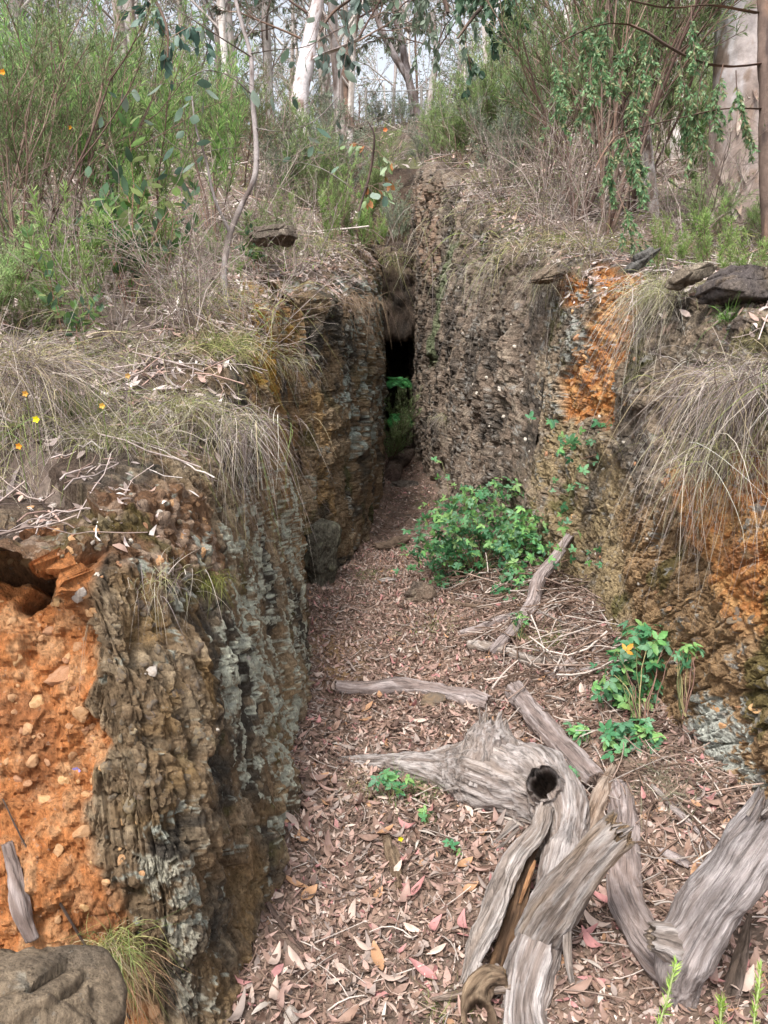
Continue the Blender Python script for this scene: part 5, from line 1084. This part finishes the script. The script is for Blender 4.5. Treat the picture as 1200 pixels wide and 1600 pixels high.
while len(pts) < 165 and tries < 4000:
    tries += 1; y = rng.uniform(15, 62) if len(pts) > 45 else rng.uniform(15, 30); x = rng.uniform(-.62, .62) * y
    if abs(x - .045 * y) < .045 * y + .4 and y < 32: continue
    if all((x - a) ** 2 + (y - b) ** 2 > 1.4 for a, b in pts): pts.append((x, y))
for (x, y) in pts:
    v = int(rng.integers(7)); P, _ = drop(x, y); gum(v, P - [0, 0, .1], rng.uniform(5.5, 11) * (1 if y < 30 else 1.25), KL[v], KL[v].split(' in ')[0].split(' among ')[0].split(' behind ')[0] + 's in the bush')
    if y < 34: REG.append((COL.objects[-1].parent, KL[v].split(' among')[0].split(' behind')[0], P + np.array([0, 0, 1.5])))
# named trees of the photograph
def big_tree(rows, seed, pal, label, N=40, dens=12, flake=.02, crown=None, parts=(), name='gum_tree'):
    pts = wpx(rows); P0 = np.array(pts[0][:3]); o = empty(name, P0, label, 'tree'); part_mesh('trunk', trunk_geo(rows, seed, pal, N, dens, flake), M_BARK, o)
    for (r, s) in parts: part_mesh('limb', trunk_geo(r, s, pal, 12, 10, flake * .3), M_BARK, o)
    if crown:
        lb, lf = tree_crown([(at(a, b, t), d) for (a, b, t, d) in crown['at']], crown['L'], crown.get('r', .012), crown.get('lvl', 1), crown['m'], crown['Lr'], 0, crown['cols'], q=crown.get('q', tree_q), hang=crown.get('hang', .9), w=crown.get('w', (.18, .3)), bk=crown.get('bk', BRN))
        part_mesh('twigs', lb, M_TWIG, o, kind=None).name = 'branch'; part_mesh('crown', lf, M_LEAF if crown.get('big') else M_FINE, o)
    return o
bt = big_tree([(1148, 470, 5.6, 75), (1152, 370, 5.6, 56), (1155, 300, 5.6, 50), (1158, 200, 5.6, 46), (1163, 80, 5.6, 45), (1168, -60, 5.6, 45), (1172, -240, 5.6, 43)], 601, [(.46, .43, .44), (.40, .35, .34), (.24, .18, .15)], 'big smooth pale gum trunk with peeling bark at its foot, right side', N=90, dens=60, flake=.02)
# peeling bark plates, each one lifted off the trunk
for k in range(34):
    a, b = rng.uniform(1105, 1200), rng.uniform(150, 345) if k < 26 else rng.uniform(20, 150); t = 5.6 - .2 - .03 * rng.random(); 
    if b < 240 and a < 1140: a = rng.uniform(1150, 1200)
    p0 = at(a, b, t + .0 + .12 * ((a - 1155) / 48) ** 2); h_ = rng.uniform(.10, .34); wd = rng.uniform(.03, .08)
    v, f, c = strips(np.array([p0]), np.array([unit([rng.normal() * .12, -.12 * rng.random(), -1])]), np.array([[0., -1., .1]]), np.array([h_]), np.array([wd]), np.array([rng.uniform(.05, .45)]), pick([(.34, .27, .23), (.26, .19, .15), (.42, .36, .32)], 1), K=7, cup=.3, prof=np.array([.8, 1, .9, 1, .7, .6, .15]) * rng.uniform(.8, 1.2, 7))
    part_mesh('bark_plate', (v, f, c * (1 + .15 * rng.normal(size=(len(c), 1)))), M_BARK, bt)
big_tree([(1216, 470, 4.4, 24), (1212, 380, 4.4, 18), (1203, 250, 4.4, 16), (1200, 120, 4.4, 12), (1194, 0, 4.4, 11), (1190, -120, 4.4, 10)], 602, REDB, 'reddish brown rough trunk with drooping pinnate sprays at the right edge', N=36, dens=40, flake=.02,
         parts=(([(1186, 100, 4.4, 6), (1140, 104, 4.3, 5), (1090, 96, 4.25, 4.5), (1040, 70, 4.2, 4), (990, 40, 4.2, 3.5), (930, 40, 4.2, 2.5), (860, 75, 4.25, 1.5)], 611), ([(1188, 170, 4.4, 5), (1130, 170, 4.3, 4), (1060, 185, 4.25, 3.5), (1005, 198, 4.25, 3), (960, 215, 4.3, 2), (930, 262, 4.3, 1.2)], 612),
                ([(1182, 20, 4.4, 5), (1110, 8, 4.3, 4), (1040, 12, 4.2, 3), (960, -6, 4.2, 2.2)], 613)),
         crown=dict(at=[(x, y, 4.22, (rng.normal() * .3, -.1, -1)) for x, y in [(1060, 80), (1020, 60), (985, 40), (950, 38), (915, 50), (880, 65), (1100, 95), (1130, 100), (1000, 190), (975, 205), (950, 225), (1010, 10), (960, 0), (900, 10), (1080, 10), (1150, 110), (860, 80), (965, 300), (1000, 130), (1015, 100), (925, 90)]], L=.36, m=46, Lr=(.02, .036), lvl=1, r=.003, cols=[(.16, .28, .13), (.21, .33, .16), (.12, .21, .11), (.27, .35, .20), (.30, .28, .16)], q=dict(curv=.12, nb=[9], ang=.5, ratio=.45, trop=(0, 0, -.15), t0=.15, rmin=.0012), hang=.3, w=(.3, .45)))
big_tree([(1020, 345, 6.2, 12), (1014, 280, 6.2, 11), (1006, 200, 6.2, 11), (1003, 100, 6.2, 10), (1008, 0, 6.2, 9), (1012, -100, 6.2, 8)], 603, MOTT, 'slim grey mottled trunk left of the big pale gum', N=24, dens=30, flake=.01)
big_tree([(478, 255, 13, 17), (470, 205, 13, 14), (468, 150, 13, 14), (478, 100, 13, 13), (486, 50, 13, 11), (500, -20, 13, 9), (505, -120, 13, 8)], 604, [(.66, .60, .60), (.50, .42, .40), (.26, .18, .14)], 'white mottled gum trunk standing on the crest left of the cleft', N=30, dens=20, flake=.02,
         parts=(([(484, 98, 13, 6), (505, 85, 12.9, 6), (530, 76, 12.8, 6), (560, 60, 12.7, 4)], 614),), crown=dict(at=[(500, 0, 13, (1, 0, .8)), (480, 20, 13, (-1, 0, .5)), (540, 70, 12.8, (1, 0, .4)), (560, 60, 12.7, (.5, 0, 1)), (470, 60, 12.9, (-1, 0, .5))], L=1.2, m=22, Lr=(.07, .13), lvl=2, r=.02, cols=G_EUC))
for (rows, sd, pal, l) in [([(548, 200, 15, 7), (540, 150, 15, 7), (543, 90, 15, 7), (556, 30, 15, 6), (565, -60, 15, 5)], 605, REDB, 'dark gum hung with red-brown bark right of the white mottled trunk'),
                           ([(655, 190, 17, 6), (640, 130, 17, 6), (612, 80, 17, 6), (590, 30, 17, 5), (570, -40, 17, 4)], 606, [(.30, .26, .26), (.2, .16, .15), (.12, .09, .08)], 'grey gum leaning left above the cleft'),
                           ([(648, 180, 18, 7), (640, 130, 18, 6), (628, 70, 18, 6), (618, 20, 18, 5), (612, -60, 18, 4)], 607, [(.30, .26, .26), (.2, .16, .15), (.12, .09, .08)], 'grey upright gum just right of the leaning one'),
                           ([(668, 190, 19, 5), (676, 130, 19, 5), (682, 80, 19, 4), (676, 20, 19, 4)], 608, PALE, 'pinkish pale gum behind the two grey ones'),
                           ([(1058, 300, 9.5, 14), (1060, 200, 9.5, 12), (1068, 100, 9.5, 12), (1075, 0, 9.5, 11), (1078, -100, 9.5, 10)], 609, PALE, 'pale trunk set back left of the big pale gum'),
                           ([(790, 120, 16, 9), (788, 60, 16, 9), (795, 0, 16, 9), (800, -80, 16, 8)], 610, DARKB, 'dark straight trunk above the right wall')]:
    big_tree(rows, sd, pal, l, N=18, dens=12, flake=.02, crown=dict(at=[(rows[-2][0], rows[-2][1], rows[-2][2], (s, 0, .8)) for s in (-1, -.3, .4, 1)], L=1.3, m=16, Lr=(.10, .18), lvl=2, r=.02, cols=G_EUC))
# the bare grey sapling on the left bank
sp_rows = [(356, 480, 3.9, 5.5), (350, 430, 3.9, 5), (358, 370, 3.9, 5), (378, 320, 3.9, 4.5), (398, 275, 3.9, 4.5), (400, 220, 3.9, 4), (394, 150, 3.9, 4), (392, 90, 3.9, 3.6), (376, 30, 3.9, 3), (360, -30, 3.9, 2.4)]
SB = [([(392, 84, 3.9, 2.4), (430, 78, 3.8, 2), (480, 72, 3.75, 1.5), (540, 40, 3.7, 1)], 1), ([(394, 90, 3.9, 2.4), (350, 62, 3.8, 2), (300, 30, 3.75, 1.5), (250, 0, 3.7, 1)], 2), ([(399, 200, 3.9, 2.2), (440, 205, 3.8, 1.8), (490, 190, 3.75, 1.3), (530, 150, 3.7, .9)], 3),
      ([(396, 150, 3.9, 2), (360, 120, 3.8, 1.6), (320, 110, 3.75, 1.2), (280, 130, 3.7, .8)], 4), ([(360, 365, 3.9, 3), (335, 310, 3.8, 2.4), (322, 250, 3.75, 2), (306, 200, 3.7, 1.5), (300, 150, 3.7, 1)], 5), ([(400, 250, 3.9, 2), (440, 250, 3.8, 1.6), (500, 262, 3.75, 1.2), (560, 300, 3.7, .8)], 6),
      ([(398, 230, 3.9, 1.8), (350, 232, 3.8, 1.4), (290, 238, 3.75, 1), (240, 200, 3.7, .8)], 7), ([(385, 60, 3.9, 1.8), (410, 30, 3.85, 1.4), (450, 0, 3.8, 1.2)], 8)]
sap = big_tree(sp_rows, 620, [(.33, .29, .28), (.24, .20, .18), (.14, .11, .1)], 'bare crooked grey sapling with thin spreading twigs on the left bank', N=14, dens=60, flake=.002, parts=[(r, 620 + s) for r, s in SB], name='sapling')
P, R, tips = [], [], []
for r, s in SB:
    w_ = wpx(r)
    for k in range(3):
        i = rng.integers(1, len(w_)); grow(np.array(w_[i][:3]), unit(rng.normal(size=3) + [0, 0, .2]), .26, .0016, 1, dict(curv=.15, nb=[3], ang=.6, ratio=.6, trop=(0, 0, 0), t0=.3, rmin=.0008), P, R, tips)
part_mesh('twig', tubes(np.array(P), np.array(R), pick([(.22, .16, .14)], len(P)), 4), M_TWIG, sap, kind='stuff')
part_mesh('foliage', leaves_on(tips, 1, (.05, .09), (.4, .6), .8, [(.16, .24, .17), (.22, .28, .22), (.10, .17, .12)], K=5, hang=.6, cup=.1), M_LEAF, sap)
# hanging leafy boughs reaching into the top of the picture
def bough(rows, seed, label, cols, m=9, Lr=(.05, .08), w=(.5, .75), n=12, L=.28, hang=.8, drop_=-.2, lvl=1):
    pts = wpx(rows); o = empty('leafy_bough', pts[0][:3], label, 'branch'); part_mesh('branch', trunk_geo(rows, seed, REDB, 10, 30, .002), M_BARK, o); P, R, tips = [], [], []; Q = spline(pts, 40)
    for k in range(n): i = rng.integers(8, 40); grow(Q[i, :3], unit(rng.normal(size=3) + [0, 0, -.2]), L, .003, lvl, dict(curv=.15, nb=[4], ang=.6, ratio=.6, trop=(0, 0, drop_), t0=.2, rmin=.001), P, R, tips)
    part_mesh('twig', tubes(np.array(P), np.array(R), pick(BRN, len(P)), 4), M_TWIG, o, kind='stuff'); part_mesh('foliage', leaves_on(tips, m, Lr, w, .8, cols, K=5, hang=hang, cup=.08), M_LEAF, o); return o
bough([(840, -120, 6.5, 6), (790, -30, 6.3, 5), (745, 20, 6.2, 4), (715, 60, 6.2, 2)], 631, 'dark green round-leaved gum bough hanging in the top middle', [(.05, .10, .06), (.08, .14, .08), (.10, .18, .11)], n=16, L=.32)
bough([(700, -100, 8, 6), (690, -30, 8, 4), (700, 20, 8, 3)], 632, 'grey-green gum bough behind the dark one at the top', [(.12, .16, .11), (.18, .22, .16)], n=12, L=.5, Lr=(.07, .11), w=(.3, .5))
bough([(620, -90, 5, 5), (570, -20, 5, 4), (520, 20, 5, 3), (500, 50, 5, 2)], 633, 'blue-grey leaved bough at the top left of centre', [(.16, .22, .19), (.22, .27, .24), (.12, .17, .14)], n=7, L=.24, lvl=1, m=3, Lr=(.06, .09))
bough([(180, -80, 4.2, 4), (230, -20, 4.2, 3), (260, 40, 4.2, 2), (262, 90, 4.2, 1.5)], 634, 'dark blue-green leaved bough above the needle shrubs', [(.06, .12, .09), (.10, .17, .13)], n=6, L=.22, m=4, Lr=(.05, .08), w=(.45, .6))
bough([(560, 330, 5.2, 2), (578, 270, 5.2, 2), (585, 215, 5.1, 1.5), (575, 190, 5.1, 1)], 635, 'small grey-green leafy shoot before the crest left of the cleft', [(.20, .28, .12), (.26, .32, .2), (.45, .18, .08)], n=5, L=.15, m=3, Lr=(.05, .08), w=(.4, .6))

# ---------------------------------------------------------------- wire fence on the crest
fe = empty('wire_fence', drop(*at(600, 205, 17)[:2])[0], 'faint wire fence along the crest above the cleft', 'fence'); PF = [drop(*at(a, 205, 17)[:2])[0] for a in (572, 615, 658, 702, 746)]
for p_ in PF: part_mesh('post', tubes(np.array([[p_ + [0, 0, z] for z in (-.2, .3, .6, .85)]]), np.full((1, 4), .03), np.array([(.42, .38, .35)]), 8), M_TWIG, fe)
for z in (.78, .5, .22): part_mesh('wire', tubes(np.array([[p_ + [0, 0, z] for p_ in PF]]), np.full((1, 5), .012), np.array([(.55, .53, .52)]), 5), M_TWIG, fe)

# ---------------------------------------------------------------- bramble, vines and fern
def leaflet(L, wd, col, serr=.16):
    t = np.linspace(0, 1, 7); wv = np.sin(np.pi * np.clip(t, .0, 1) ** .8) ** .75 * wd * .5; wv = wv * (1 + serr * (-1.0) ** np.arange(7)); wv[0] = wv[-1] = 0
    V = np.stack([np.stack([t * L, -wv, .15 * wv], 1), np.stack([t * L, 0 * t, -.05 * t * t * L], 1), np.stack([t * L, wv, .15 * wv], 1)], 1).reshape(-1, 3); V[:, 2] -= .18 * (V[:, 0] / L) ** 2 * L
    return V, gridF(7, 3), np.repeat([col], 21, 0) * (1 + .1 * rng.normal(size=(21, 1)))
def tri_leaf(col, five=False):
    ps = []
    for a, s in ((0, 1.0), (1.15, .8), (-1.15, .8)) + (((2.0, .6), (-2.0, .6)) if five else ()):
        v, f, c = leaflet(s, .46 * s, col); v[:, 0] += .12 if a == 0 else .0; ca, sa = math.cos(a), math.sin(a); ps.append((v @ np.array([[ca, sa, 0], [-sa, ca, 0], [0, 0, 1]]), f, c))
    v, f, c = tubes(np.array([[[-.5, 0, -.12], [-.2, 0, 0], [0.1, 0, 0]]]), np.full((1, 3), .015), np.array([(.25, .2, .08)]), 3); ps.append((v, f, c)); return join(ps)
BL = {}
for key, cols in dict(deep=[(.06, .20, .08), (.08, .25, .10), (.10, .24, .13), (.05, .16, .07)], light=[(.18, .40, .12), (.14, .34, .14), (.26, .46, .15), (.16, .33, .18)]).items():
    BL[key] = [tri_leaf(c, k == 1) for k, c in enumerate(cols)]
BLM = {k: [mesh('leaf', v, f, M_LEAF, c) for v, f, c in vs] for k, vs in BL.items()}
def bramble(pos, nrm, kinds, size, base, label, name='bramble', cat='bramble', sep=300, canes=20, cane_c=((.22, .13, .10), (.28, .24, .12), (.16, .18, .08)), cr=.0022):
    o = empty(name, base, label, cat); n = len(pos); b = np.array(base); dist = np.linalg.norm(pos - CAM, axis=1); order = np.argsort(dist + .15 * rng.random(n)); rest = []
    for q, k in enumerate(order):
        vi = int(rng.integers(4)); L = size * rng.uniform(.6, 1.25); e = align(nrm[k]); 
        if q < sep: obj('leaf', BLM[kinds[k]][vi], o, pos[k] - b, e, L)
        else: v, f, c = BL[kinds[k]][vi]; rest.append((np.array(v * L @ np.array(e.to_matrix()).T + pos[k]), f, c))
    if rest: part_mesh('foliage', join(rest), M_LEAF, o, kind='stuff')
    P = []
    for k in order[:canes] if n <= canes else rng.choice(n, canes, replace=False):
        m = (b + pos[k]) / 2 + np.array([0, 0, .25 * np.linalg.norm(pos[k] - b)]) + rng.normal(size=3) * .04; t = np.linspace(0, 1, 9)[:, None]; P.append((1 - t) ** 2 * b + 2 * t * (1 - t) * m + t * t * pos[k] + rng.normal(size=(9, 3)) * .004)
    part_mesh('stem', tubes(np.array(P), np.full((len(P), 9), cr) * np.linspace(1.3, .6, 9), pick(cane_c, len(P)), 4), M_TWIG, o); return o
def blob(cx, cy, t, rx, ry, rd, n, shell=.55):
    """leaf positions in an uneven mound given by its place and size in photo pixels"""
    C = at(cx, cy, t); s = t / 1202; d = unit(rng.normal(size=(n, 3))); r = shell + (1 - shell) * rng.random((n, 1)) ** .6; r = r * (1 + .35 * fbm(d * 1.7 + cx, 3, 5)[:, None])
    p = C + d * r * np.array([rx * s, rd, ry * s]); nr = unit(d * .6 + np.array([0, -.35, .8]) + rng.normal(size=(n, 3)) * .4); return p, nr
p1, n1 = blob(735, 848, 5.3, 102, 92, .34, 620, .3); p2, n2 = blob(820, 860, 4.9, 50, 75, .18, 240, .3); p3, n3 = blob(780, 785, 5.4, 75, 34, .2, 150); p4, n4 = blob(810, 915, 4.6, 34, 30, .1, 60)
ps = np.concatenate([p1, p2, p3, p4]); ns = np.concatenate([n1, n2, n3, n4]); topz = at(700, 810, 5.3)[2]
sp, sn = [], []
B0 = drop(*at(745, 925, 5.2)[:2])[0]
for k in range(46):
    th = rng.uniform(-.15, 3.3); el = rng.uniform(.15, 1); tip_ = at(745 + 118 * math.cos(th) * rng.uniform(.7, 1.12), 915 - 165 * abs(math.sin(th)) * el * rng.uniform(.75, 1.1), 5.2 + rng.uniform(-.35, .25)); q_ = int(rng.integers(8, 14))
    for j in range(q_):
        t_ = .5 + .5 * j / q_; m_ = B0 * (1 - t_) + tip_ * t_ + np.array([0, 0, .12 * math.sin(t_ * 3.14)]) + rng.normal(size=3) * .022; sp.append(m_); sn.append(unit(rng.normal(size=3) * .7 + [0, -.4, .9]))
ps = np.concatenate([ps, sp]); ns = np.concatenate([ns, sn]); ns = unit(ns + rng.normal(size=ns.shape) * .45)
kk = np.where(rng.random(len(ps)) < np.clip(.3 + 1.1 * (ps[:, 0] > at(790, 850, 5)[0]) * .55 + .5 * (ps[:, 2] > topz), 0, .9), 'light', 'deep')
ps[:, 2] = np.maximum(ps[:, 2], .06)
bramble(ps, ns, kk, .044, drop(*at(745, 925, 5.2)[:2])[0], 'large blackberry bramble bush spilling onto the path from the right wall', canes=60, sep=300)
def vine(rows, per, size, label, kinds=('deep', 'light'), jitter=.05, name='vine', cat='vine', nz=(0, -.7, .5)):
    Q = spline(wpx([(a, b, t, 1) for a, b, t in rows]), per); pos = Q[:, :3] + rng.normal(size=(per, 3)) * jitter * np.array([1, .5, .6]); nr = unit(np.array(nz) + rng.normal(size=(per, 3)) * .4)
    k = [kinds[int(rng.random() < .45)] for _ in range(per)]; o = empty(name, Q[0, :3], label, cat)
    for i in range(per): obj('leaf', BLM[k[i]][int(rng.integers(4))], o, pos[i] - Q[0, :3], align(nr[i]), size * rng.uniform(.6, 1.2))
    S_ = spline(wpx([(a, b, t, 1) for a, b, t in rows]), 24)[:, :3]; P = [S_[::2][:9]] if 0 else [S_[np.linspace(0, 23, 9).astype(int)]]
    for i in range(per): j = np.argmin(np.linalg.norm(S_ - pos[i], axis=1)); t = np.linspace(0, 1, 9)[:, None]; P.append(S_[j] * (1 - t) + pos[i] * t)
    part_mesh('stem', tubes(np.array(P), np.full((len(P), 9), .0016), pick([(.2, .12, .09), (.2, .2, .1)], len(P)), 4), M_TWIG, o); return o
vine([(850, 655, 4.3), (885, 690, 4.2), (905, 720, 4.15), (890, 770, 4.15), (880, 830, 4.15), (875, 890, 4.15)], 34, .042, 'bramble trail hanging down the right wall below the clay seam')
vine([(885, 700, 4.2), (920, 685, 4.1), (945, 665, 4.05), (958, 650, 4.0)], 16, .042, 'short leafy trail on the right wall beside the clay seam foot')
vine([(925, 870, 4.0), (935, 855, 4.0), (930, 880, 4.0)], 5, .036, 'small leafy sprig low on the ochre wall')
vine([(690, 720, 6.2), (698, 750, 6.1), (705, 790, 5.9), (715, 810, 5.8)], 12, .045, 'upright leafy shoot rising behind the bramble bush', kinds=('light', 'light'))
p1, n1 = blob(980, 1060, 3.05, 62, 76, .10, 110, .2); p2, n2 = blob(990, 1155, 2.85, 60, 44, .10, 70, .2); p3, n3 = blob(1010, 995, 3.05, 50, 30, .08, 36, .2); ps = np.concatenate([p1, p2, p3]); ns = np.concatenate([n1, n2, n3])
bramble(ps, ns, np.where(rng.random(len(ps)) < .35, 'light', 'deep'), .048, drop(*at(1000, 1190, 2.85)[:2])[0], 'bramble bush with one orange leaf at the foot of the right wall', canes=26)
p1, n1 = blob(1075, 1020, 2.6, 26, 28, .06, 16, .2); bramble(p1, n1, ['light'] * 10 + ['deep'] * 6, .036, at(1068, 1120, 2.6), 'small bramble sprig leaning on the slanting ochre rock', canes=8)
P_ = at(978, 1017, 2.9); v, f, c = tri_leaf((.62, .30, .05)); o = obj('leaf', mesh('leaf', v, f, M_LEAF, c), None, P_, align((0, -.8, .5)), .04); tag(o, 'single orange leaf in the bramble at the right wall foot', 'leaf')
for (cx, cy, t, rx, ry, n, sz, l) in [(832, 1055, 3.75, 34, 42, 24, .040, 'thin bramble shoot beside the leaning branch'), (815, 975, 3.95, 14, 34, 12, .036, 'narrow bramble shoot at the foot of the leaning branch'), (712, 1132, 3.45, 22, 14, 12, .034, 'little green seedling on the path behind the stump'),
                                      (908, 1150, 3.0, 34, 20, 18, .036, 'low bramble leaves over the log behind the stump'), (906, 1210, 2.8, 24, 16, 10, .034, 'small bramble leaves right of the knot hole'), (612, 1222, 2.75, 34, 22, 14, .040, 'green leafy weed at the thin end of the stump'),
                                      (668, 1275, 2.62, 12, 16, 7, .032, 'tiny green seedling under the stump'), (706, 1322, 2.5, 12, 8, 5, .026, 'tiny three-leaved seedling on the leaf litter'), (960, 1195, 2.95, 22, 12, 8, .034, 'low leaves at the head of the forked log')]:
    p_, n_ = blob(cx, cy, t, rx, ry, .05, n, .2); gz = drop(*at(cx, cy + ry, t)[:2])[0]; bramble(p_, n_, np.where(rng.random(n) < .75, 'light', 'deep'), sz, gz, l, name='seedling', cat='seedling', canes=n, cr=.0014)
def fern(P, label, n=12, L=.6, seed=0, out=(0, -.4, 0)):
    o = empty('fern', P, label, 'fern'); 
    for k in range(n):
        a = rng.random() * 6.28; d = unit(np.array([math.cos(a) * .8, math.sin(a) * .8, .9 + .5 * rng.random()]) + out); K = 26; t = np.linspace(0, 1, K)[:, None]; l = L * rng.uniform(.7, 1.1); C = P + d * l * t + np.array([0, 0, -.95 * l]) * t * t; T = unit(np.gradient(C, axis=0)); sd = unit(np.cross(T, [0, 0, 1.])); upv = np.cross(sd, T)
        pr = (np.sin(np.pi * np.clip(t[:, 0] * .9 + .1, 0, 1)) ** .8) * .13; ps = []
        for s in (-1, 1):
            ps.append(strips(C, unit(sd * s + T * .35), upv, pr + .004, np.full(K, .013), np.full(K, -.15), pick([(.12, .46, .14), (.18, .55, .18), (.08, .34, .11)], K), K=5))
        ps.append(tubes(C[None, ::3][:, :8], np.full((1, 8), .003), np.array([(.1, .14, .05)]), 4)); part_mesh('frond', join(ps), M_LEAF, o)
    return o
fern(at(624, 655, 11.25), 'bright green fern fronds low in the dark hollow at the end', n=26, L=.32)
fern(at(622, 598, 11.4), 'upper green fern fronds high in the hollow', n=26, L=.32)
# flowers and foreground sprigs
def flower(px, py, t, col, r, label, n=5):
    P = hit(px, py)[0] if t is None else at(px, py, t); a = np.arange(n) * 6.283 / n; d = np.stack([np.cos(a), np.full(n, -.35), np.sin(a)], 1)
    o = empty('flower', P, label, 'flower')
    for k in range(n): part_mesh('petal', strips(P[None], unit(d[k:k + 1]), np.array([[0, -1., .1]]), np.array([r]), np.array([r * .8]), np.array([.1]), np.array([col]), K=4), M_FLOWER, o)
    e = P + [0, .02, -.12]; tt = np.linspace(0, 1, 4)[:, None]; part_mesh('stem', tubes((P * (1 - tt) + e * tt)[None], np.full((1, 4), .001), np.array([(.15, .2, .06)]), 4), M_TWIG, o)
for (x, y, t, c, r, l) in [(57, 655, 1.9, (.85, .75, .02), .010, 'bright yellow flower over the big left tussock'), (120, 1203, None, (.38, .34, .75), .011, 'pale violet flower lying on the orange clay'), (30, 697, 1.9, (.75, .32, .03), .009, 'orange flower low at the left edge of the tussock'), (40, 615, 2.0, (.65, .33, .06), .009, 'dull orange flower upper left of the yellow one'),
                           (160, 634, 2.0, (.7, .42, .08), .009, 'orange flower right of the yellow one'), (5, 113, 3.2, (.85, .35, .02), .014, 'orange flower at the left edge near the top'), (110, 200, 3.6, (.8, .35, .03), .012, 'orange flower on the feathery shrub'), (200, 587, 2.4, (.6, .36, .12), .010, 'brownish orange flower head on the left bank'),
                           (626, 1310, 2.5, (.80, .70, .03), .010, 'yellow leaf-like flower on the litter near the stump'), (1003, 1190, 2.9, (.75, .68, .05), .009, 'small yellow flower under the right bramble'), (602, 203, 5.0, (.7, .2, .06), .016, 'red-orange young leaves on the leafy shoot')]: flower(x, y, t, c, r, l)
for (rows, l) in [([(1026, 1610, 1.30), (1040, 1570, 1.28), (1050, 1530, 1.26), (1056, 1505, 1.25)], 'tallest lime green sprig at the bottom right edge'), ([(1176, 1625, 1.2), (1180, 1580, 1.19), (1186, 1540, 1.18), (1188, 1515, 1.18)], 'lime green sprig in the bottom right corner'), ([(1124, 1625, 1.22), (1126, 1590, 1.21), (1128, 1562, 1.2)], 'short lime green sprig between the two taller ones')]:
    Q = spline(wpx([(a, b, t, 1) for a, b, t in rows]), 9)[:, :3]; o = empty('sprig', Q[0], l, 'seedling'); part_mesh('stem', tubes(Q[None], np.full((1, 9), .0016), np.array([(.42, .5, .22)]), 5), M_TWIG, o)
    part_mesh('foliage', leaves_on([Q[:5], Q[4:9]], 60, (.012, .02), (.1, .16), .5, [(.30, .48, .08), (.42, .58, .14)], K=3), M_LEAF, o)

# each scattered plant is told apart by the landmark it stands nearest to
MARKS = [(250, 260, 'tall bright needle shrubs'), (395, 230, 'bare grey sapling'), (472, 180, 'white mottled trunk'), (40, 300, 'feathery shrub at the left edge'), (60, 150, 'top left corner'), (300, 60, 'dark blue-green bough'), (600, 120, 'leaning grey gum'),
         (680, 60, 'dark round-leaved bough'), (790, 60, 'dark straight trunk'), (900, 200, 'large feathery right shrub'), (1010, 250, 'slim mottled trunk'), (1150, 180, 'big smooth pale gum'), (1060, 150, 'pale trunk set back'), (430, 370, 'brown ledge rock'), (560, 260, 'cleft head on its left'), (740, 270, 'cleft head on its right'),
         (230, 440, 'broad-leaved gum seedlings'), (345, 545, 'greenish tussock'), (60, 520, 'wide pale left tussock'), (1165, 440, 'dark flat-topped boulder'), (1010, 400, 'tilted grey slab'), (880, 400, 'brown ledge stone on the right rim')]
ORD = ['closest', 'second closest', 'third closest', 'fourth closest', 'fifth closest', 'sixth closest', 'seventh closest', 'eighth closest', 'ninth closest', 'tenth closest']
buck = {}
for o, ph, P in REG:
    if o is None: continue
    x_, y_, d_ = proj(np.array([P])); m = min(MARKS, key=lambda q: (q[0] - x_[0]) ** 2 + (q[1] - y_[0]) ** 2); buck.setdefault((ph, m[2]), []).append((math.hypot(m[0] - x_[0], m[1] - y_[0]), o))
for (ph, mk), lst in buck.items():
    for k, (dd_, o) in enumerate(sorted(lst, key=lambda q: q[0])[:10]): o['label'] = '%s, %s such to the %s' % (ph, ORD[k], mk)
